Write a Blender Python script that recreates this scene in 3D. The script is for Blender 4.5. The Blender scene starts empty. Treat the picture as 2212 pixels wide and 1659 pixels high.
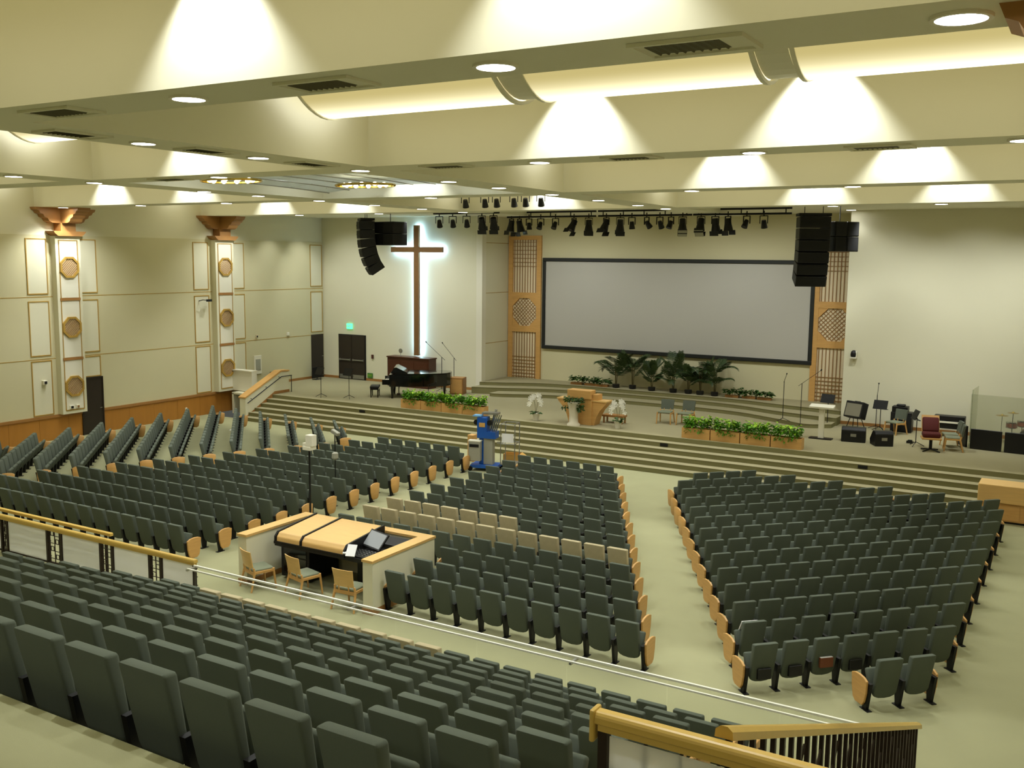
import bpy, bmesh, math, random
from mathutils import Vector, Matrix
random.seed(7)
scn = bpy.context.scene
COL = scn.collection
PI = math.pi

# ---------------------------------------------------------------- camera, light, exposure
cam_d = bpy.data.cameras.new('camera'); cam = bpy.data.objects.new('camera', cam_d); COL.objects.link(cam)
cam_d.sensor_width = 36.0; cam_d.lens = 34.763; cam_d.clip_start = .05; cam_d.clip_end = 200
YAW, PITCH, ROLL = .535083, -.127264, .0100914
_f = Vector((-math.sin(YAW), math.cos(YAW), 0)); _r = Vector((math.cos(YAW), math.sin(YAW), 0)); _u = Vector((0, 0, 1))
_f2 = _f*math.cos(PITCH) + _u*math.sin(PITCH); _u2 = _u*math.cos(PITCH) - _f*math.sin(PITCH)
_r3 = _r*math.cos(ROLL) + _u2*math.sin(ROLL); _u3 = _u2*math.cos(ROLL) - _r*math.sin(ROLL)
cam.matrix_world = Matrix(((_r3.x, _u3.x, -_f2.x, 0), (_r3.y, _u3.y, -_f2.y, 0), (_r3.z, _u3.z, -_f2.z, 7.0), (0, 0, 0, 1)))
scn.camera = cam
w = bpy.data.worlds.new('world'); scn.world = w; w.use_nodes = True
w.node_tree.nodes['Background'].inputs[0].default_value = (.9, .92, .8, 1)
w.node_tree.nodes['Background'].inputs[1].default_value = .05
vs = scn.view_settings
vs.view_transform = 'Standard'; vs.look = 'None'; vs.gamma = 1.0; vs.use_curve_mapping = False
vs.exposure = 0.71
scn.cycles.use_denoising = True; scn.cycles.use_adaptive_sampling = True; scn.cycles.adaptive_threshold = .025
scn.cycles.max_bounces = 6; scn.cycles.diffuse_bounces = 4; scn.cycles.glossy_bounces = 3
scn.cycles.transmission_bounces = 6; scn.cycles.transparent_max_bounces = 10
scn.cycles.caustics_reflective = False; scn.cycles.caustics_refractive = False
scn.cycles.sample_clamp_indirect = 4.0
LAMP = (.97, 1.0, .97)          # colour of the room's lamps
E_DOWN, E_WASH, E_WALL = 265.0, 540.0, 230.0

# ---------------------------------------------------------------- materials
def lin(c):
    return tuple((v/255/12.92 if v/255 <= .04045 else ((v/255+.055)/1.055)**2.4) for v in c)
MATS = {}
def mat(name, rgb, rough=.6, metal=0.0, var=0.0, vscale=3.0, bump=0.0, bscale=200.0, spec=.4, emit=0.0, alpha=1.0, trans=0.0, stretch=None, coat=0.0):
    if name in MATS: return MATS[name]
    m = bpy.data.materials.new(name); m.use_nodes = True; MATS[name] = m
    nt = m.node_tree; b = nt.nodes['Principled BSDF']; L = lin(rgb)
    b.inputs['Base Color'].default_value = (*L, 1); b.inputs['Roughness'].default_value = rough; b.inputs['Metallic'].default_value = metal
    b.inputs['Specular IOR Level'].default_value = spec
    if coat: b.inputs['Coat Weight'].default_value = coat; b.inputs['Coat Roughness'].default_value = .05
    if trans: b.inputs['Transmission Weight'].default_value = trans; b.inputs['IOR'].default_value = 1.3
    b.inputs['Alpha'].default_value = alpha
    if emit: b.inputs['Emission Color'].default_value = (*L, 1); b.inputs['Emission Strength'].default_value = emit
    if var or bump:
        tc = nt.nodes.new('ShaderNodeTexCoord'); mp = nt.nodes.new('ShaderNodeMapping'); nt.links.new(tc.outputs['Object'], mp.inputs[0])
        if stretch: mp.inputs['Scale'].default_value = stretch
    if var:
        n = nt.nodes.new('ShaderNodeTexNoise'); n.inputs['Scale'].default_value = vscale; n.inputs['Detail'].default_value = 6
        nt.links.new(mp.outputs[0], n.inputs['Vector'])
        mx = nt.nodes.new('ShaderNodeMix'); mx.data_type = 'RGBA'
        mx.inputs['A'].default_value = (*[v*(1-var) for v in L], 1); mx.inputs['B'].default_value = (*[min(1, v*(1+var)) for v in L], 1)
        nt.links.new(n.outputs['Fac'], mx.inputs['Factor']); nt.links.new(mx.outputs['Result'], b.inputs['Base Color'])
    if bump:
        n2 = nt.nodes.new('ShaderNodeTexNoise'); n2.inputs['Scale'].default_value = bscale; n2.inputs['Detail'].default_value = 3
        nt.links.new(mp.outputs[0], n2.inputs['Vector'])
        bp = nt.nodes.new('ShaderNodeBump'); bp.inputs['Strength'].default_value = bump; bp.inputs['Distance'].default_value = .01
        nt.links.new(n2.outputs['Fac'], bp.inputs['Height']); nt.links.new(bp.outputs[0], b.inputs['Normal'])
    return m
def emis(name, rgb, strength):
    m = bpy.data.materials.new(name); m.use_nodes = True; nt = m.node_tree; nt.nodes.clear(); MATS[name] = m
    o = nt.nodes.new('ShaderNodeOutputMaterial'); e = nt.nodes.new('ShaderNodeEmission')
    e.inputs[0].default_value = (*rgb, 1); e.inputs[1].default_value = strength; nt.links.new(e.outputs[0], o.inputs[0]); return m

mat('wall', (223, 219, 193), .85, var=.03, vscale=.6, bump=.05, bscale=60)
mat('wall_panel', (208, 201, 164), .85, var=.03, vscale=.8, bump=.05, bscale=80)
mat('ceiling', (227, 224, 201), .9, var=.02, vscale=.5)
mat('white', (232, 228, 210), .5)
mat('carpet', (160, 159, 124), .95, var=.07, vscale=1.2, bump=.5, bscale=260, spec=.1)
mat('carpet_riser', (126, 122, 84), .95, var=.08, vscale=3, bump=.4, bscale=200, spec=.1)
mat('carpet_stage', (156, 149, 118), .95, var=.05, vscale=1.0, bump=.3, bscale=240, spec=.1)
mat('fabric', (86, 93, 82), .85, var=.12, vscale=240, bump=.25, bscale=420, spec=.25)
mat('cover', (176, 164, 130), .7, var=.08, vscale=12, bump=.3, bscale=30)
mat('wood', (202, 156, 92), .42, var=.16, vscale=2.2, stretch=(1, 1, 9), spec=.45)
mat('wood_x', (218, 178, 112), .4, var=.12, vscale=2.0, stretch=(1, 10, 10), spec=.45)
mat('wainscot', (176, 120, 50), .4, var=.14, vscale=1.6, stretch=(3, 3, .5), spec=.45)
mat('oak_dark', (160, 114, 62), .45, var=.15, vscale=3)
mat('brass_wood', (206, 172, 88), .35, var=.08, vscale=2, stretch=(1, 6, 6))
mat('cross_wood', (126, 92, 54), .5, var=.12, vscale=4)
mat('gold_trim', (176, 140, 62), .5)
mat('black', (16, 16, 17), .45)
mat('black_gloss', (7, 7, 8), .12, coat=.6)
mat('black_metal', (20, 20, 20), .5, metal=.3)
mat('iron', (46, 34, 28), .5, metal=.3)
mat('door', (46, 38, 30), .5, var=.08, vscale=4)
mat('steel', (170, 170, 168), .35, metal=.9)
mat('chrome', (205, 208, 210), .15, metal=1)
mat('screen', (182, 179, 170), .9)
mat('screen_frame', (30, 32, 28), .6)
mat('green_leaf', (92, 150, 34), .5, var=.25, vscale=9)
mat('lime_leaf', (150, 190, 44), .5, var=.2, vscale=9)
mat('palm_leaf', (46, 66, 26), .55, var=.2, vscale=6)
mat('dark_leaf', (50, 84, 30), .5, var=.25, vscale=8)
mat('trunk', (92, 84, 48), .8, var=.2, vscale=10)
mat('petal', (246, 244, 236), .5)
mat('pot_white', (226, 222, 206), .4)
mat('stone', (208, 200, 178), .7, var=.06, vscale=5)
mat('walnut', (76, 40, 24), .35, var=.15, vscale=3, stretch=(1, 1, 6))
mat('blue', (24, 84, 170), .4, var=.04)
mat('light_blue', (110, 170, 220), .45)
mat('grey_box', (158, 156, 140), .5)
mat('card', (206, 160, 84), .8, var=.05)
mat('paper', (236, 236, 238), .7)
mat('maroon', (84, 26, 24), .8, var=.1, vscale=20)
mat('seat_green', (122, 128, 106), .85, var=.06, vscale=60)
mat('sage', (92, 98, 86), .85, var=.08, vscale=50)
mat('grille', (150, 112, 66), .6)
mat('grille_hole', (228, 212, 178), .8)
mat('speaker_cloth', (26, 26, 27), .8, var=.15, vscale=60)
mat('amp_cloth', (126, 122, 104), .8, var=.06, vscale=40)
mat('vent_dark', (92, 88, 62), .7)
mat('monitor', (150, 154, 158), .25)
mat('drum', (150, 76, 46), .3)
mat('cymbal', (200, 170, 80), .25, metal=1)
mat('white_line', (238, 238, 226), .3)
def glass_mat(name, tint, mixf, rough=.05):
    m = bpy.data.materials.new(name); m.use_nodes = True; nt = m.node_tree; nt.nodes.clear(); MATS[name] = m
    o = nt.nodes.new('ShaderNodeOutputMaterial'); t = nt.nodes.new('ShaderNodeBsdfTransparent'); g = nt.nodes.new('ShaderNodeBsdfPrincipled')
    t.inputs[0].default_value = (*tint, 1); g.inputs['Base Color'].default_value = (*tint, 1); g.inputs['Roughness'].default_value = rough
    x = nt.nodes.new('ShaderNodeMixShader'); x.inputs[0].default_value = mixf
    nt.links.new(t.outputs[0], x.inputs[1]); nt.links.new(g.outputs[0], x.inputs[2]); nt.links.new(x.outputs[0], o.inputs[0]); return m
glass_mat('glass', (.985, .99, .98), .025)
glass_mat('acrylic', (.86, .87, .82), .07)
m = bpy.data.materials.new('frosted'); m.use_nodes = True; MATS['frosted'] = m; nt = m.node_tree; nt.nodes.clear()
_o = nt.nodes.new('ShaderNodeOutputMaterial'); _a = nt.nodes.new('ShaderNodeBsdfTranslucent'); _b = nt.nodes.new('ShaderNodeBsdfDiffuse'); _m = nt.nodes.new('ShaderNodeMixShader')
_a.inputs[0].default_value = (.95, .95, .93, 1); _b.inputs[0].default_value = (.9, .9, .88, 1); _m.inputs[0].default_value = .3
_t = nt.nodes.new('ShaderNodeBsdfTransparent'); _n = nt.nodes.new('ShaderNodeMixShader'); _n.inputs[0].default_value = .82
nt.links.new(_a.outputs[0], _m.inputs[1]); nt.links.new(_b.outputs[0], _m.inputs[2]); nt.links.new(_t.outputs[0], _n.inputs[1]); nt.links.new(_m.outputs[0], _n.inputs[2]); nt.links.new(_n.outputs[0], _o.inputs[0])
emis('lens', (1, .99, .95), 14.0)
emis('led', (.38, .68, 1.0), 32.0)
emis('slot', (1, 1, .97), 7.0)  # for the glowing strips added at the trough ends
emis('exit_green', (.08, .85, .32), 1.6)
emis('bulb', (1, .92, .6), 6.0)
# luminous trough: the tubes' brighter belly is painted into the emission colour
m = bpy.data.materials.new('trough_diffuser'); m.use_nodes = True; MATS['trough_diffuser'] = m; nt = m.node_tree; nt.nodes.clear()
_o = nt.nodes.new('ShaderNodeOutputMaterial'); _e = nt.nodes.new('ShaderNodeEmission'); _g = nt.nodes.new('ShaderNodeTexCoord'); _s = nt.nodes.new('ShaderNodeSeparateXYZ')
nt.links.new(_g.outputs['Generated'], _s.inputs[0]); _c = nt.nodes.new('ShaderNodeValToRGB'); _c.color_ramp.interpolation = 'EASE'
_k = _c.color_ramp.elements; _k[0].position = .18; _k[0].color = (.46, .38, .15, 1); _k[1].position = .88; _k[1].color = (.5, .41, .2, 1)
_x = _c.color_ramp.elements.new(.62); _x.color = (2.0, 1.88, 1.3, 1)
nt.links.new(_s.outputs['Y'], _c.inputs[0]); nt.links.new(_c.outputs[0], _e.inputs[0]); _e.inputs[1].default_value = .8; nt.links.new(_e.outputs[0], _o.inputs[0])
M = MATS

# ---------------------------------------------------------------- mesh helpers
class MB:
    def __init__(s): s.v = []; s.f = []
    def add(s, vs, fs):
        n = len(s.v); s.v += [tuple(p) for p in vs]; s.f += [tuple(i+n for i in q) for q in fs]; return s
    def box(s, x0, x1, y0, y1, z0, z1):
        return s.add([(x0,y0,z0),(x1,y0,z0),(x1,y1,z0),(x0,y1,z0),(x0,y0,z1),(x1,y0,z1),(x1,y1,z1),(x0,y1,z1)],
                     [(0,3,2,1),(4,5,6,7),(0,1,5,4),(1,2,6,5),(2,3,7,6),(3,0,4,7)])
    def xbox(s, mtx, sx, sy, sz):
        n = len(s.v); s.box(-sx/2, sx/2, -sy/2, sy/2, -sz/2, sz/2)
        for i in range(n, len(s.v)): s.v[i] = tuple(mtx @ Vector(s.v[i]))
        return s
    def prism(s, poly, axis, a, b):
        n = len(poly); P = lambda p, t: {'x': (t, p[0], p[1]), 'y': (p[0], t, p[1]), 'z': (p[0], p[1], t)}[axis]
        return s.add([P(p, a) for p in poly] + [P(p, b) for p in poly],
                     [tuple(range(n-1, -1, -1)), tuple(range(n, 2*n))] + [(i, (i+1) % n, n+(i+1) % n, n+i) for i in range(n)])
    def tube(s, pts, r, n=6, close=True):
        pts = [Vector(p) for p in pts]; rr = r if isinstance(r, (list, tuple)) else [r]*len(pts); base = len(s.v)
        for i, p in enumerate(pts):
            d = (pts[min(i+1, len(pts)-1)] - pts[max(i-1, 0)]).normalized()
            a = d.cross(Vector((0, 0, 1)) if abs(d.z) < .9 else Vector((1, 0, 0))).normalized(); b = d.cross(a)
            for k in range(n):
                t = 2*PI*k/n; s.v.append(tuple(p + (a*math.cos(t) + b*math.sin(t))*rr[i]))
        for i in range(len(pts)-1):
            for k in range(n):
                s.f.append((base+i*n+k, base+i*n+(k+1) % n, base+(i+1)*n+(k+1) % n, base+(i+1)*n+k))
        if close: s.f.append(tuple(base+k for k in range(n-1, -1, -1))); s.f.append(tuple(base+(len(pts)-1)*n+k for k in range(n)))
        return s
    def lathe(s, prof, n=12, loc=(0, 0, 0), axis='z'):
        base = len(s.v)
        for r, h in prof:
            for k in range(n):
                t = 2*PI*k/n; a, b = r*math.cos(t), r*math.sin(t)
                p = (a, b, h) if axis == 'z' else ((a, h, b) if axis == 'y' else (h, a, b))
                s.v.append((p[0]+loc[0], p[1]+loc[1], p[2]+loc[2]))
        for i in range(len(prof)-1):
            for k in range(n): s.f.append((base+i*n+k, base+i*n+(k+1) % n, base+(i+1)*n+(k+1) % n, base+(i+1)*n+k))
        s.f.append(tuple(base+k for k in range(n-1, -1, -1))); s.f.append(tuple(base+(len(prof)-1)*n+k for k in range(n))); return s
    def mesh(s, name, m, smooth=False, bevel=0.0, seg=2):
        me = bpy.data.meshes.new(name); bm = bmesh.new()
        vs = [bm.verts.new(p) for p in s.v]
        for q in s.f:
            try: bm.faces.new([vs[i] for i in q])
            except ValueError: pass
        bmesh.ops.recalc_face_normals(bm, faces=bm.faces)
        if bevel:
            bmesh.ops.bevel(bm, geom=[e for e in bm.edges if e.calc_face_angle(0) > .35], offset=bevel, segments=seg, affect='EDGES', profile=.5, clamp_overlap=True)
        for f in bm.faces: f.smooth = smooth
        bm.to_mesh(me); bm.free()
        me.materials.append(M[m] if isinstance(m, str) else m)
        if smooth:
            try: me.set_sharp_from_angle(angle=.9)
            except Exception: pass
        return me
    def b(s, name, m, parent=None, smooth=False, bevel=0.0, seg=2, label=None):
        o = bpy.data.objects.new(name, s.mesh(name, m, smooth, bevel, seg)); COL.objects.link(o)
        if parent: o.parent = parent
        if label: o['label'] = label
        return o
def thing(name, label, cat, loc=(0, 0, 0), rz=0.0, group=None):
    o = bpy.data.objects.new(name, None); o.empty_display_size = .1; COL.objects.link(o); o.location = loc; o.rotation_euler = (0, 0, rz)
    o['label'] = label; o['category'] = cat
    if group: o['group'] = group
    return o
def tag(o, label, cat, group=None, kind=None):
    o['label'] = label; o['category'] = cat
    if group: o['group'] = group
    if kind: o['kind'] = kind
    return o
def struct(o, label=None):
    o['kind'] = 'structure'
    if label: o['label'] = label
    return o
def link(me, name, parent, loc=(0, 0, 0), rz=0.0):
    o = bpy.data.objects.new(name, me); COL.objects.link(o); o.parent = parent; o.location = loc; o.rotation_euler = (0, 0, rz); return o
def spot(loc, energy, angle, blend=.4, radius=.08, target=None, color=LAMP, parent=None):
    d = bpy.data.lights.new('lamp_light', 'SPOT'); d.energy = energy; d.spot_size = math.radians(angle); d.spot_blend = blend; d.shadow_soft_size = radius; d.color = color
    o = bpy.data.objects.new('lamp_light', d); COL.objects.link(o); o.location = loc
    if target: o.rotation_euler = (Vector(target)-Vector(loc)).to_track_quat('-Z', 'Y').to_euler()
    if parent: o.parent = parent
    return o
ORD = ['zeroth', 'first', 'second', 'third', 'fourth', 'fifth', 'sixth', 'seventh', 'eighth', 'ninth', 'tenth', 'eleventh', 'twelfth', 'thirteenth', 'fourteenth', 'fifteenth', 'sixteenth', 'seventeenth', 'eighteenth', 'nineteenth', 'twentieth', 'twenty-first', 'twenty-second', 'twenty-third']

# ---------------------------------------------------------------- the setting
XL, XR, YB, YF, BEAM = -33.6, .7, -9.0, 37.95, 8.645
AX = -16.45                      # axis of the hall
ST, UP = .914, 1.364             # stage floor, upper platform
floor = struct(MB().box(XL, XR, YB, 30.2, -.2, 0).b('floor', 'carpet'))
wl = struct(MB().box(XL-.3, XL, YB, YF, 0, 10.4).b('wall_left', 'wall'))
struct(MB().box(XR, XR+.3, YB, YF, 0, 10.4).b('wall_right', 'wall'))
struct(MB().box(XL-.3, XR+.3, YB-.3, YB, 0, 10.4).b('wall_back', 'wall'))
OX0, OX1, YR = -24.1, -8.1, 40.25    # recess behind the platform
wfl = struct(MB().box(XL-.3, OX0, YF, YF+2.6, 0, 10.4).b('wall_front_left', 'wall'))
wfr = struct(MB().box(OX1, XR+.3, YF, YF+2.6, 0, 10.4).b('wall_front_right', 'wall'))
wrec = struct(MB().box(OX0, OX1, YR, YR+.3, 0, 10.4).b('wall_recess', 'wall_panel'))
MB().box(OX0-.3, OX0+.012, YF-.05, YF+.28, ST, 8.84).b('corner_pilaster', 'white', wfl)
for z in (3.08, 5.38, 7.65): MB().box(OX0, OX0+.004, YF+.3, YR, z-.012, z+.012).b('joint', 'gold_trim', wfl)
# ceiling: coffered with a grid of deep beams
ceil = struct(MB().box(XL-.3, XR+.3, YB-.3, 31.2, 10.3, 10.5).b('ceiling', 'ceiling'))
BY = [-8.0, -.25, 7.5, 15.2, 22.95, 30.75]; BX = [-12.45, -20.4]
for y in BY: MB().box(XL, XR, y-.475, y+.475, BEAM, 10.3).b('beam', 'ceiling', ceil)
for x in BX:
    for a, b_ in zip([YB+.475]+BY, BY+[YF-.475]):
        MB().box(x-.575, x+.575, a+.475 if a > YB+1 else YB, b_-.475, BEAM, 10.3).b('cross_beam', 'ceiling', ceil)
MB().box(XL-.3, XR+.3, 31.2, YF+2.6, 8.84, 9.0).b('soffit', 'ceiling', ceil)
MB().box(XL, XL+.25, YB, YF, 10.0, 10.3).b('ledge', 'ceiling', ceil)
# left wall: tall panels, reveal joints, framed side panels, wainscot
MB().box(XL, XL+.05, YB, YF-.02, .92, 7.65).b('panel_field', 'wall_panel', wl)
for z in (3.08, 5.38): MB().box(XL+.05, XL+.056, YB, YF-.02, z-.012, z+.012).b('joint', 'gold_trim', wl)
def frame_rect(y0, y1, z0, z1, x=XL+.05, t=.035, d=.025):
    MB().box(x, x+d, y0, y1, z0, z0+t).box(x, x+d, y0, y1, z1-t, z1).box(x, x+d, y0, y0+t, z0+t, z1-t).box(x, x+d, y1-t, y1, z0+t, z1-t).b('panel_frame', 'gold_trim', wl)
    MB().box(x, x+.01, y0+t, y1-t, z0+t, z1-t).b('framed_panel', 'wall', wl)
for yc, last in ((23.53, 0.0), (31.22, 0)):
    for a, b_ in ((yc-1.53, yc-.7), (yc+.55, yc+1.4)):
        frame_rect(a, b_, 5.48, 7.52); frame_rect(a, b_, 3.2, 5.23)
        if a > yc and yc < 25: frame_rect(a, b_, 2.24, 3.04)
        else: frame_rect(a, b_, .98, 3.03)
frame_rect(37.0, 37.85, 5.48, 7.52); frame_rect(37.0, 37.85, 3.22, 5.23)
def plank_run(y0, y1, z0, z1):
    y = y0
    while y < y1-.05:
        y2 = min(y+1.22, y1); MB().box(XL, XL+.07, y+.004, y2-.004, z0, z1-.1).b('wainscot_panel', 'wainscot', wl); y = y2
    MB().box(XL, XL+.11, y0, y1, z1-.1, z1).b('chair_rail', 'oak_dark', wl)
plank_run(10, 24.02, 0, .95); plank_run(24.95, 31.75, 0, .95)
MB().box(XL, XL+.06, 33.2, YF, ST, ST+.12).b('baseboard', 'oak_dark', wl)
MB().box(XL, OX0-.3, YF-.03, YF, ST, ST+.12).b('baseboard', 'oak_dark', wfl)
MB().box(OX1, XR, YF-.03, YF, ST, ST+.12).b('baseboard', 'oak_dark', wfr)
# stage with its steps, the stepped platform in the recess
stage = struct(MB().box(XL, XR, 31.7, YR, 0, ST).b('stage', 'carpet_stage'))
NS = 6; RISE = ST/NS; TR = .36
for k in range(5):
    y = 29.9 + k*TR
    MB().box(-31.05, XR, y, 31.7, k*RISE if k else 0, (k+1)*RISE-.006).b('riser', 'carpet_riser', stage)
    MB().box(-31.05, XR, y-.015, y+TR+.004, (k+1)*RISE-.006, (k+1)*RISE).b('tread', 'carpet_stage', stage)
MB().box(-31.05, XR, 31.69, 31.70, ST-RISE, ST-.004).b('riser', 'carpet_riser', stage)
plat = struct(MB().add([], []).box(-23.0, -9, 39, 39.2, ST, ST+.05).b('choir_platform', 'carpet_stage'))
def smooth_edge(pts):
    out = []
    for i in range(len(pts)-1):
        p0 = pts[max(i-1, 0)]; p1 = pts[i]; p2 = pts[i+1]; p3 = pts[min(i+2, len(pts)-1)]
        for j in range(6):
            t = j/6
            out.append(tuple(.5*((2*p1[c]) + (-p0[c]+p2[c])*t + (2*p0[c]-5*p1[c]+4*p2[c]-p3[c])*t*t + (-p0[c]+3*p1[c]-3*p2[c]+p3[c])*t**3) for c in (0, 1)))
    return out + [pts[-1]]
EDG = [[(-22.9, 36.7), (-22.3, 36.75), (-20.0, 37.7), (-16.3, 37.95), (-12.4, 37.75), (-10.1, 36.8), (-9.0, 36.25), (-8.15, 36.7)],
       [(-24.08, 37.05), (-23.1, 37.35), (-20.3, 38.45), (-16.3, 38.75), (-12.6, 38.5), (-10.4, 37.75), (-8.4, 37.3), (-8.11, 37.4)],
       [(-24.08, 37.72), (-23.2, 38.1), (-20.8, 39.05), (-16.3, 39.05), (-12.6, 38.98), (-10.7, 38.6), (-8.4, 38.2), (-8.11, 38.2)]]
for k, e in enumerate(EDG):
    z0, z1 = ST, ST+.15*(k+1); pts = smooth_edge(e); poly = pts + [(pts[-1][0], YR), (pts[0][0], YR)]
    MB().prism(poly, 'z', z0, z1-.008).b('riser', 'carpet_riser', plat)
    MB().prism([(x, y-.015) for x, y in pts] + [(pts[-1][0], YR), (pts[0][0], YR)], 'z', z1-.008, z1).b('tread', 'carpet_stage', plat)
# raked rear seating: nine terraces up to the camera's level
RK, TRD, RY0 = .4493, 1.049, 12.235
terr = struct(MB().box(-15.25, -2.7, YB, .7, 0, 12*RK).b('rear_terrace', 'carpet'))
for r in range(1, 12):
    yb = RY0 - TRD*r + .9
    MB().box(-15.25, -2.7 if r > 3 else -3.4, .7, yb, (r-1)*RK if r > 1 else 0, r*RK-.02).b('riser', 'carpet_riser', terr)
    MB().box(-15.25, -2.7 if r > 3 else -3.4, yb-TRD-.3 if r < 11 else .7, yb+.02, r*RK-.02, r*RK).b('tread', 'carpet', terr)
MB().box(-2.7, XR, YB, .7, 0, 12*RK).b('landing', 'carpet', terr)
# ---------------------------------------------------------------- auditorium seats
LEAN = .22
def back_mesh(name, m, grow=0.0, bottom=.20):
    mb = MB(); hw = .217+grow; top = .87+grow
    poly = [(-hw, top), (hw, top), (hw-.008, .27)]
    for i in range(1, 6):
        t = i/6*PI; poly.append(((hw-.008)*math.cos(t), .27-(.27-min(bottom, .17))*math.sin(t)**.8))
    poly += [(-hw+.008, .27)]
    n = len(poly)
    def yr(z): return (.87-z)*LEAN - grow
    def th(z): return .075 + .04*max(0, (z-.2)/.67) + 2*grow
    V = [(x, yr(z), z) for x, z in poly] + [(x, yr(z)+th(z), z-.008*(z > .8)) for x, z in poly]
    mb.add(V, [tuple(range(n)), tuple(range(2*n-1, n-1, -1))] + [(i, n+i, n+(i+1) % n, (i+1) % n) for i in range(n)])
    return mb.mesh(name, m, smooth=True, bevel=.026, seg=2)
ME_BACK = back_mesh('backrest', 'fabric')
ME_COVER = back_mesh('cover', 'cover', grow=.012, bottom=.2)
_mb = MB(); _T = Matrix.Translation((0, .30, .455)) @ Matrix.Rotation(math.radians(-22), 4, 'X'); _mb.xbox(_T, .45, .085, .34)
ME_SEAT = _mb.mesh('seat', 'fabric', smooth=True, bevel=.03, seg=2)
ME_POST = MB().prism([(.16, 0), (.25, 0), (.30, .46), (.08, .46)], 'x', -.026, .026).box(-.045, .045, .09, .30, 0, .012).mesh('post', 'black_metal')
ME_PANEL = MB().prism([(.12, .49), (.20, .53), (.32, .545), (.44, .535), (.52, .505), (.505, .30), (.46, .12), (.40, .07), (.22, .07), (.17, .14), (.13, .30)], 'x', -.02, .02).mesh('end_panel', 'wood', bevel=.006, seg=1)
ME_RACK = MB().prism([(.06, .26), (.13, .24), (.13, .27), (.11, .44), (.07, .44)], 'x', -.12, .12).mesh('book_rack', 'black', bevel=.01, seg=1)
for _v in ME_RACK.vertices: _v.co.y -= .03
def frames(cx, cy, ang, z=0):      # matrix of one chair, ang = direction it faces measured from +Y
    return Matrix.Translation((cx, cy, z)) @ Matrix.Rotation(ang, 4, 'Z')
SEATS = []        # x, y, z, ang, spacing, left end?, right end?, covered?, label
def add_row(TL, n, pitch, dirv, z, covered=lambda i: False, ends=(True, True), label=lambda i: '', start=0):
    ang = math.atan2(dirv[1], dirv[0])
    for i in range(n):
        x = TL[0] + dirv[0]*(pitch*i+.217); y = TL[1] + dirv[1]*(pitch*i+.217)
        SEATS.append(dict(x=x, y=y, z=z, a=ang, p=pitch, L=(i == 0 and ends[0]), R=(i == n-1 and ends[1]), cov=covered(i), lab=label(i)))
# right-centre and left-centre blocks: rows parallel to the stage
for k in range(13):
    Y = 14.93 + .9455*k; xr = -6.77 - .479*k
    xl = -15.36 if k >= 3 else (-11.74 if k < 2 else -11.74)
    n = int(round((xr-xl)/.555)) + 1; p = (xr-xl)/(n-1)
    nm = 'back row' if k == 0 else ('front row' if k == 12 else ORD[k+1]+' row from the back')
    cov = (lambda i, k=k: k == 4 or (k == 5 and i < 7))
    add_row((xl, Y), n, p, (1, 0), 0, cov, (True, True),
            lambda i, n=n, nm=nm, k=k: ('beige-covered' if (k == 4 or (k == 5 and i < 7)) else 'green') + ' seat, %s from the right aisle, %s of the right-centre block' % (ORD[n-i], nm))
    xr2 = 2*AX - xl - .47 - .12 if k >= 3 else -18.05
    xr2 = -18.05; xl2 = 2*AX - xr - .47 - .1
    n2 = int(round((xr2-xl2)/.553)) + 1; p2 = (xr2-xl2)/(n2-1)
    add_row((xl2, Y+.03), n2, p2, (1, 0), 0, label=lambda i, n=n2, nm=nm: 'green seat, %s from the centre aisle, %s of the left-centre block' % (ORD[min(n-i, 23)], nm))
# right block and its mirror at far left: rows at 45 degrees
D = math.sqrt(.5)
for j in range(-1, 14):
    if j < 0: x0, y0, p = -2.52, 15.50, .585
    else: x0, y0, p = -4.36-.448*j, 15.08+.879*j, .541
    if j == 13: x0, y0 = -9.72, 26.80
    n = 2
    if j >= 0:
        L = min((-1.68-x0)/D, (28.2-y0)/D) - .434; n = int(round(L/.543)) + 1; p = L/(n-1)
    nm = {-1: 'two-seat row behind', 13: 'front row'}.get(j, ORD[j+1]+' row from the back')
    if j == -1: add_row((x0, y0), n, p, (D, D), 0, label=lambda i: '%s of the two green seats standing alone behind the right block' % ('left' if i == 0 else 'right'))
    else: add_row((x0, y0), n, p, (D, D), 0, label=lambda i, nm=nm: 'green seat, %s from the left aisle, %s of the right block' % (ORD[i+1], nm))
    if j >= 0:
        xm, ym = 2*AX - (x0 + D*(p*(n-1)+.434)), y0 + D*(p*(n-1)+.434)
        add_row((xm, ym), n, p, (D, -D), 0, label=lambda i, n=n, nm=nm: 'green seat, %s from the aisle end, %s of the far-left block' % (ORD[n-i], nm))
# rear block on the terraces
TL0 = dict(zip(range(9), (-11.733, -10.639, -9.548, -8.379, -12.808, -11.122, -9.473, -7.826, -6.237)))
for r in range(9):
    x0 = TL0[r]
    while x0 - .545 > -15.2: x0 -= .545
    lim = -4.0 if r < 4 else -3.4
    n = int((lim-x0)/.545) + 1
    nm = 'front row' if r == 0 else ('last row' if r == 8 else ORD[r+1]+' row')
    cv = (lambda i, r=r, x0=x0: r == 0 and -14.1 < x0+.545*i < -8.8)
    add_row((x0, RY0-TRD*r), n, .545, (1, 0), r*RK, cv, (True, True),
            lambda i, n=n, nm=nm, cv=cv: ('cream-covered' if cv(i) else 'green') + ' seat, %s from the right end, %s of the raked rear block' % (ORD[min(n-i, 23)], nm))
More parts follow.
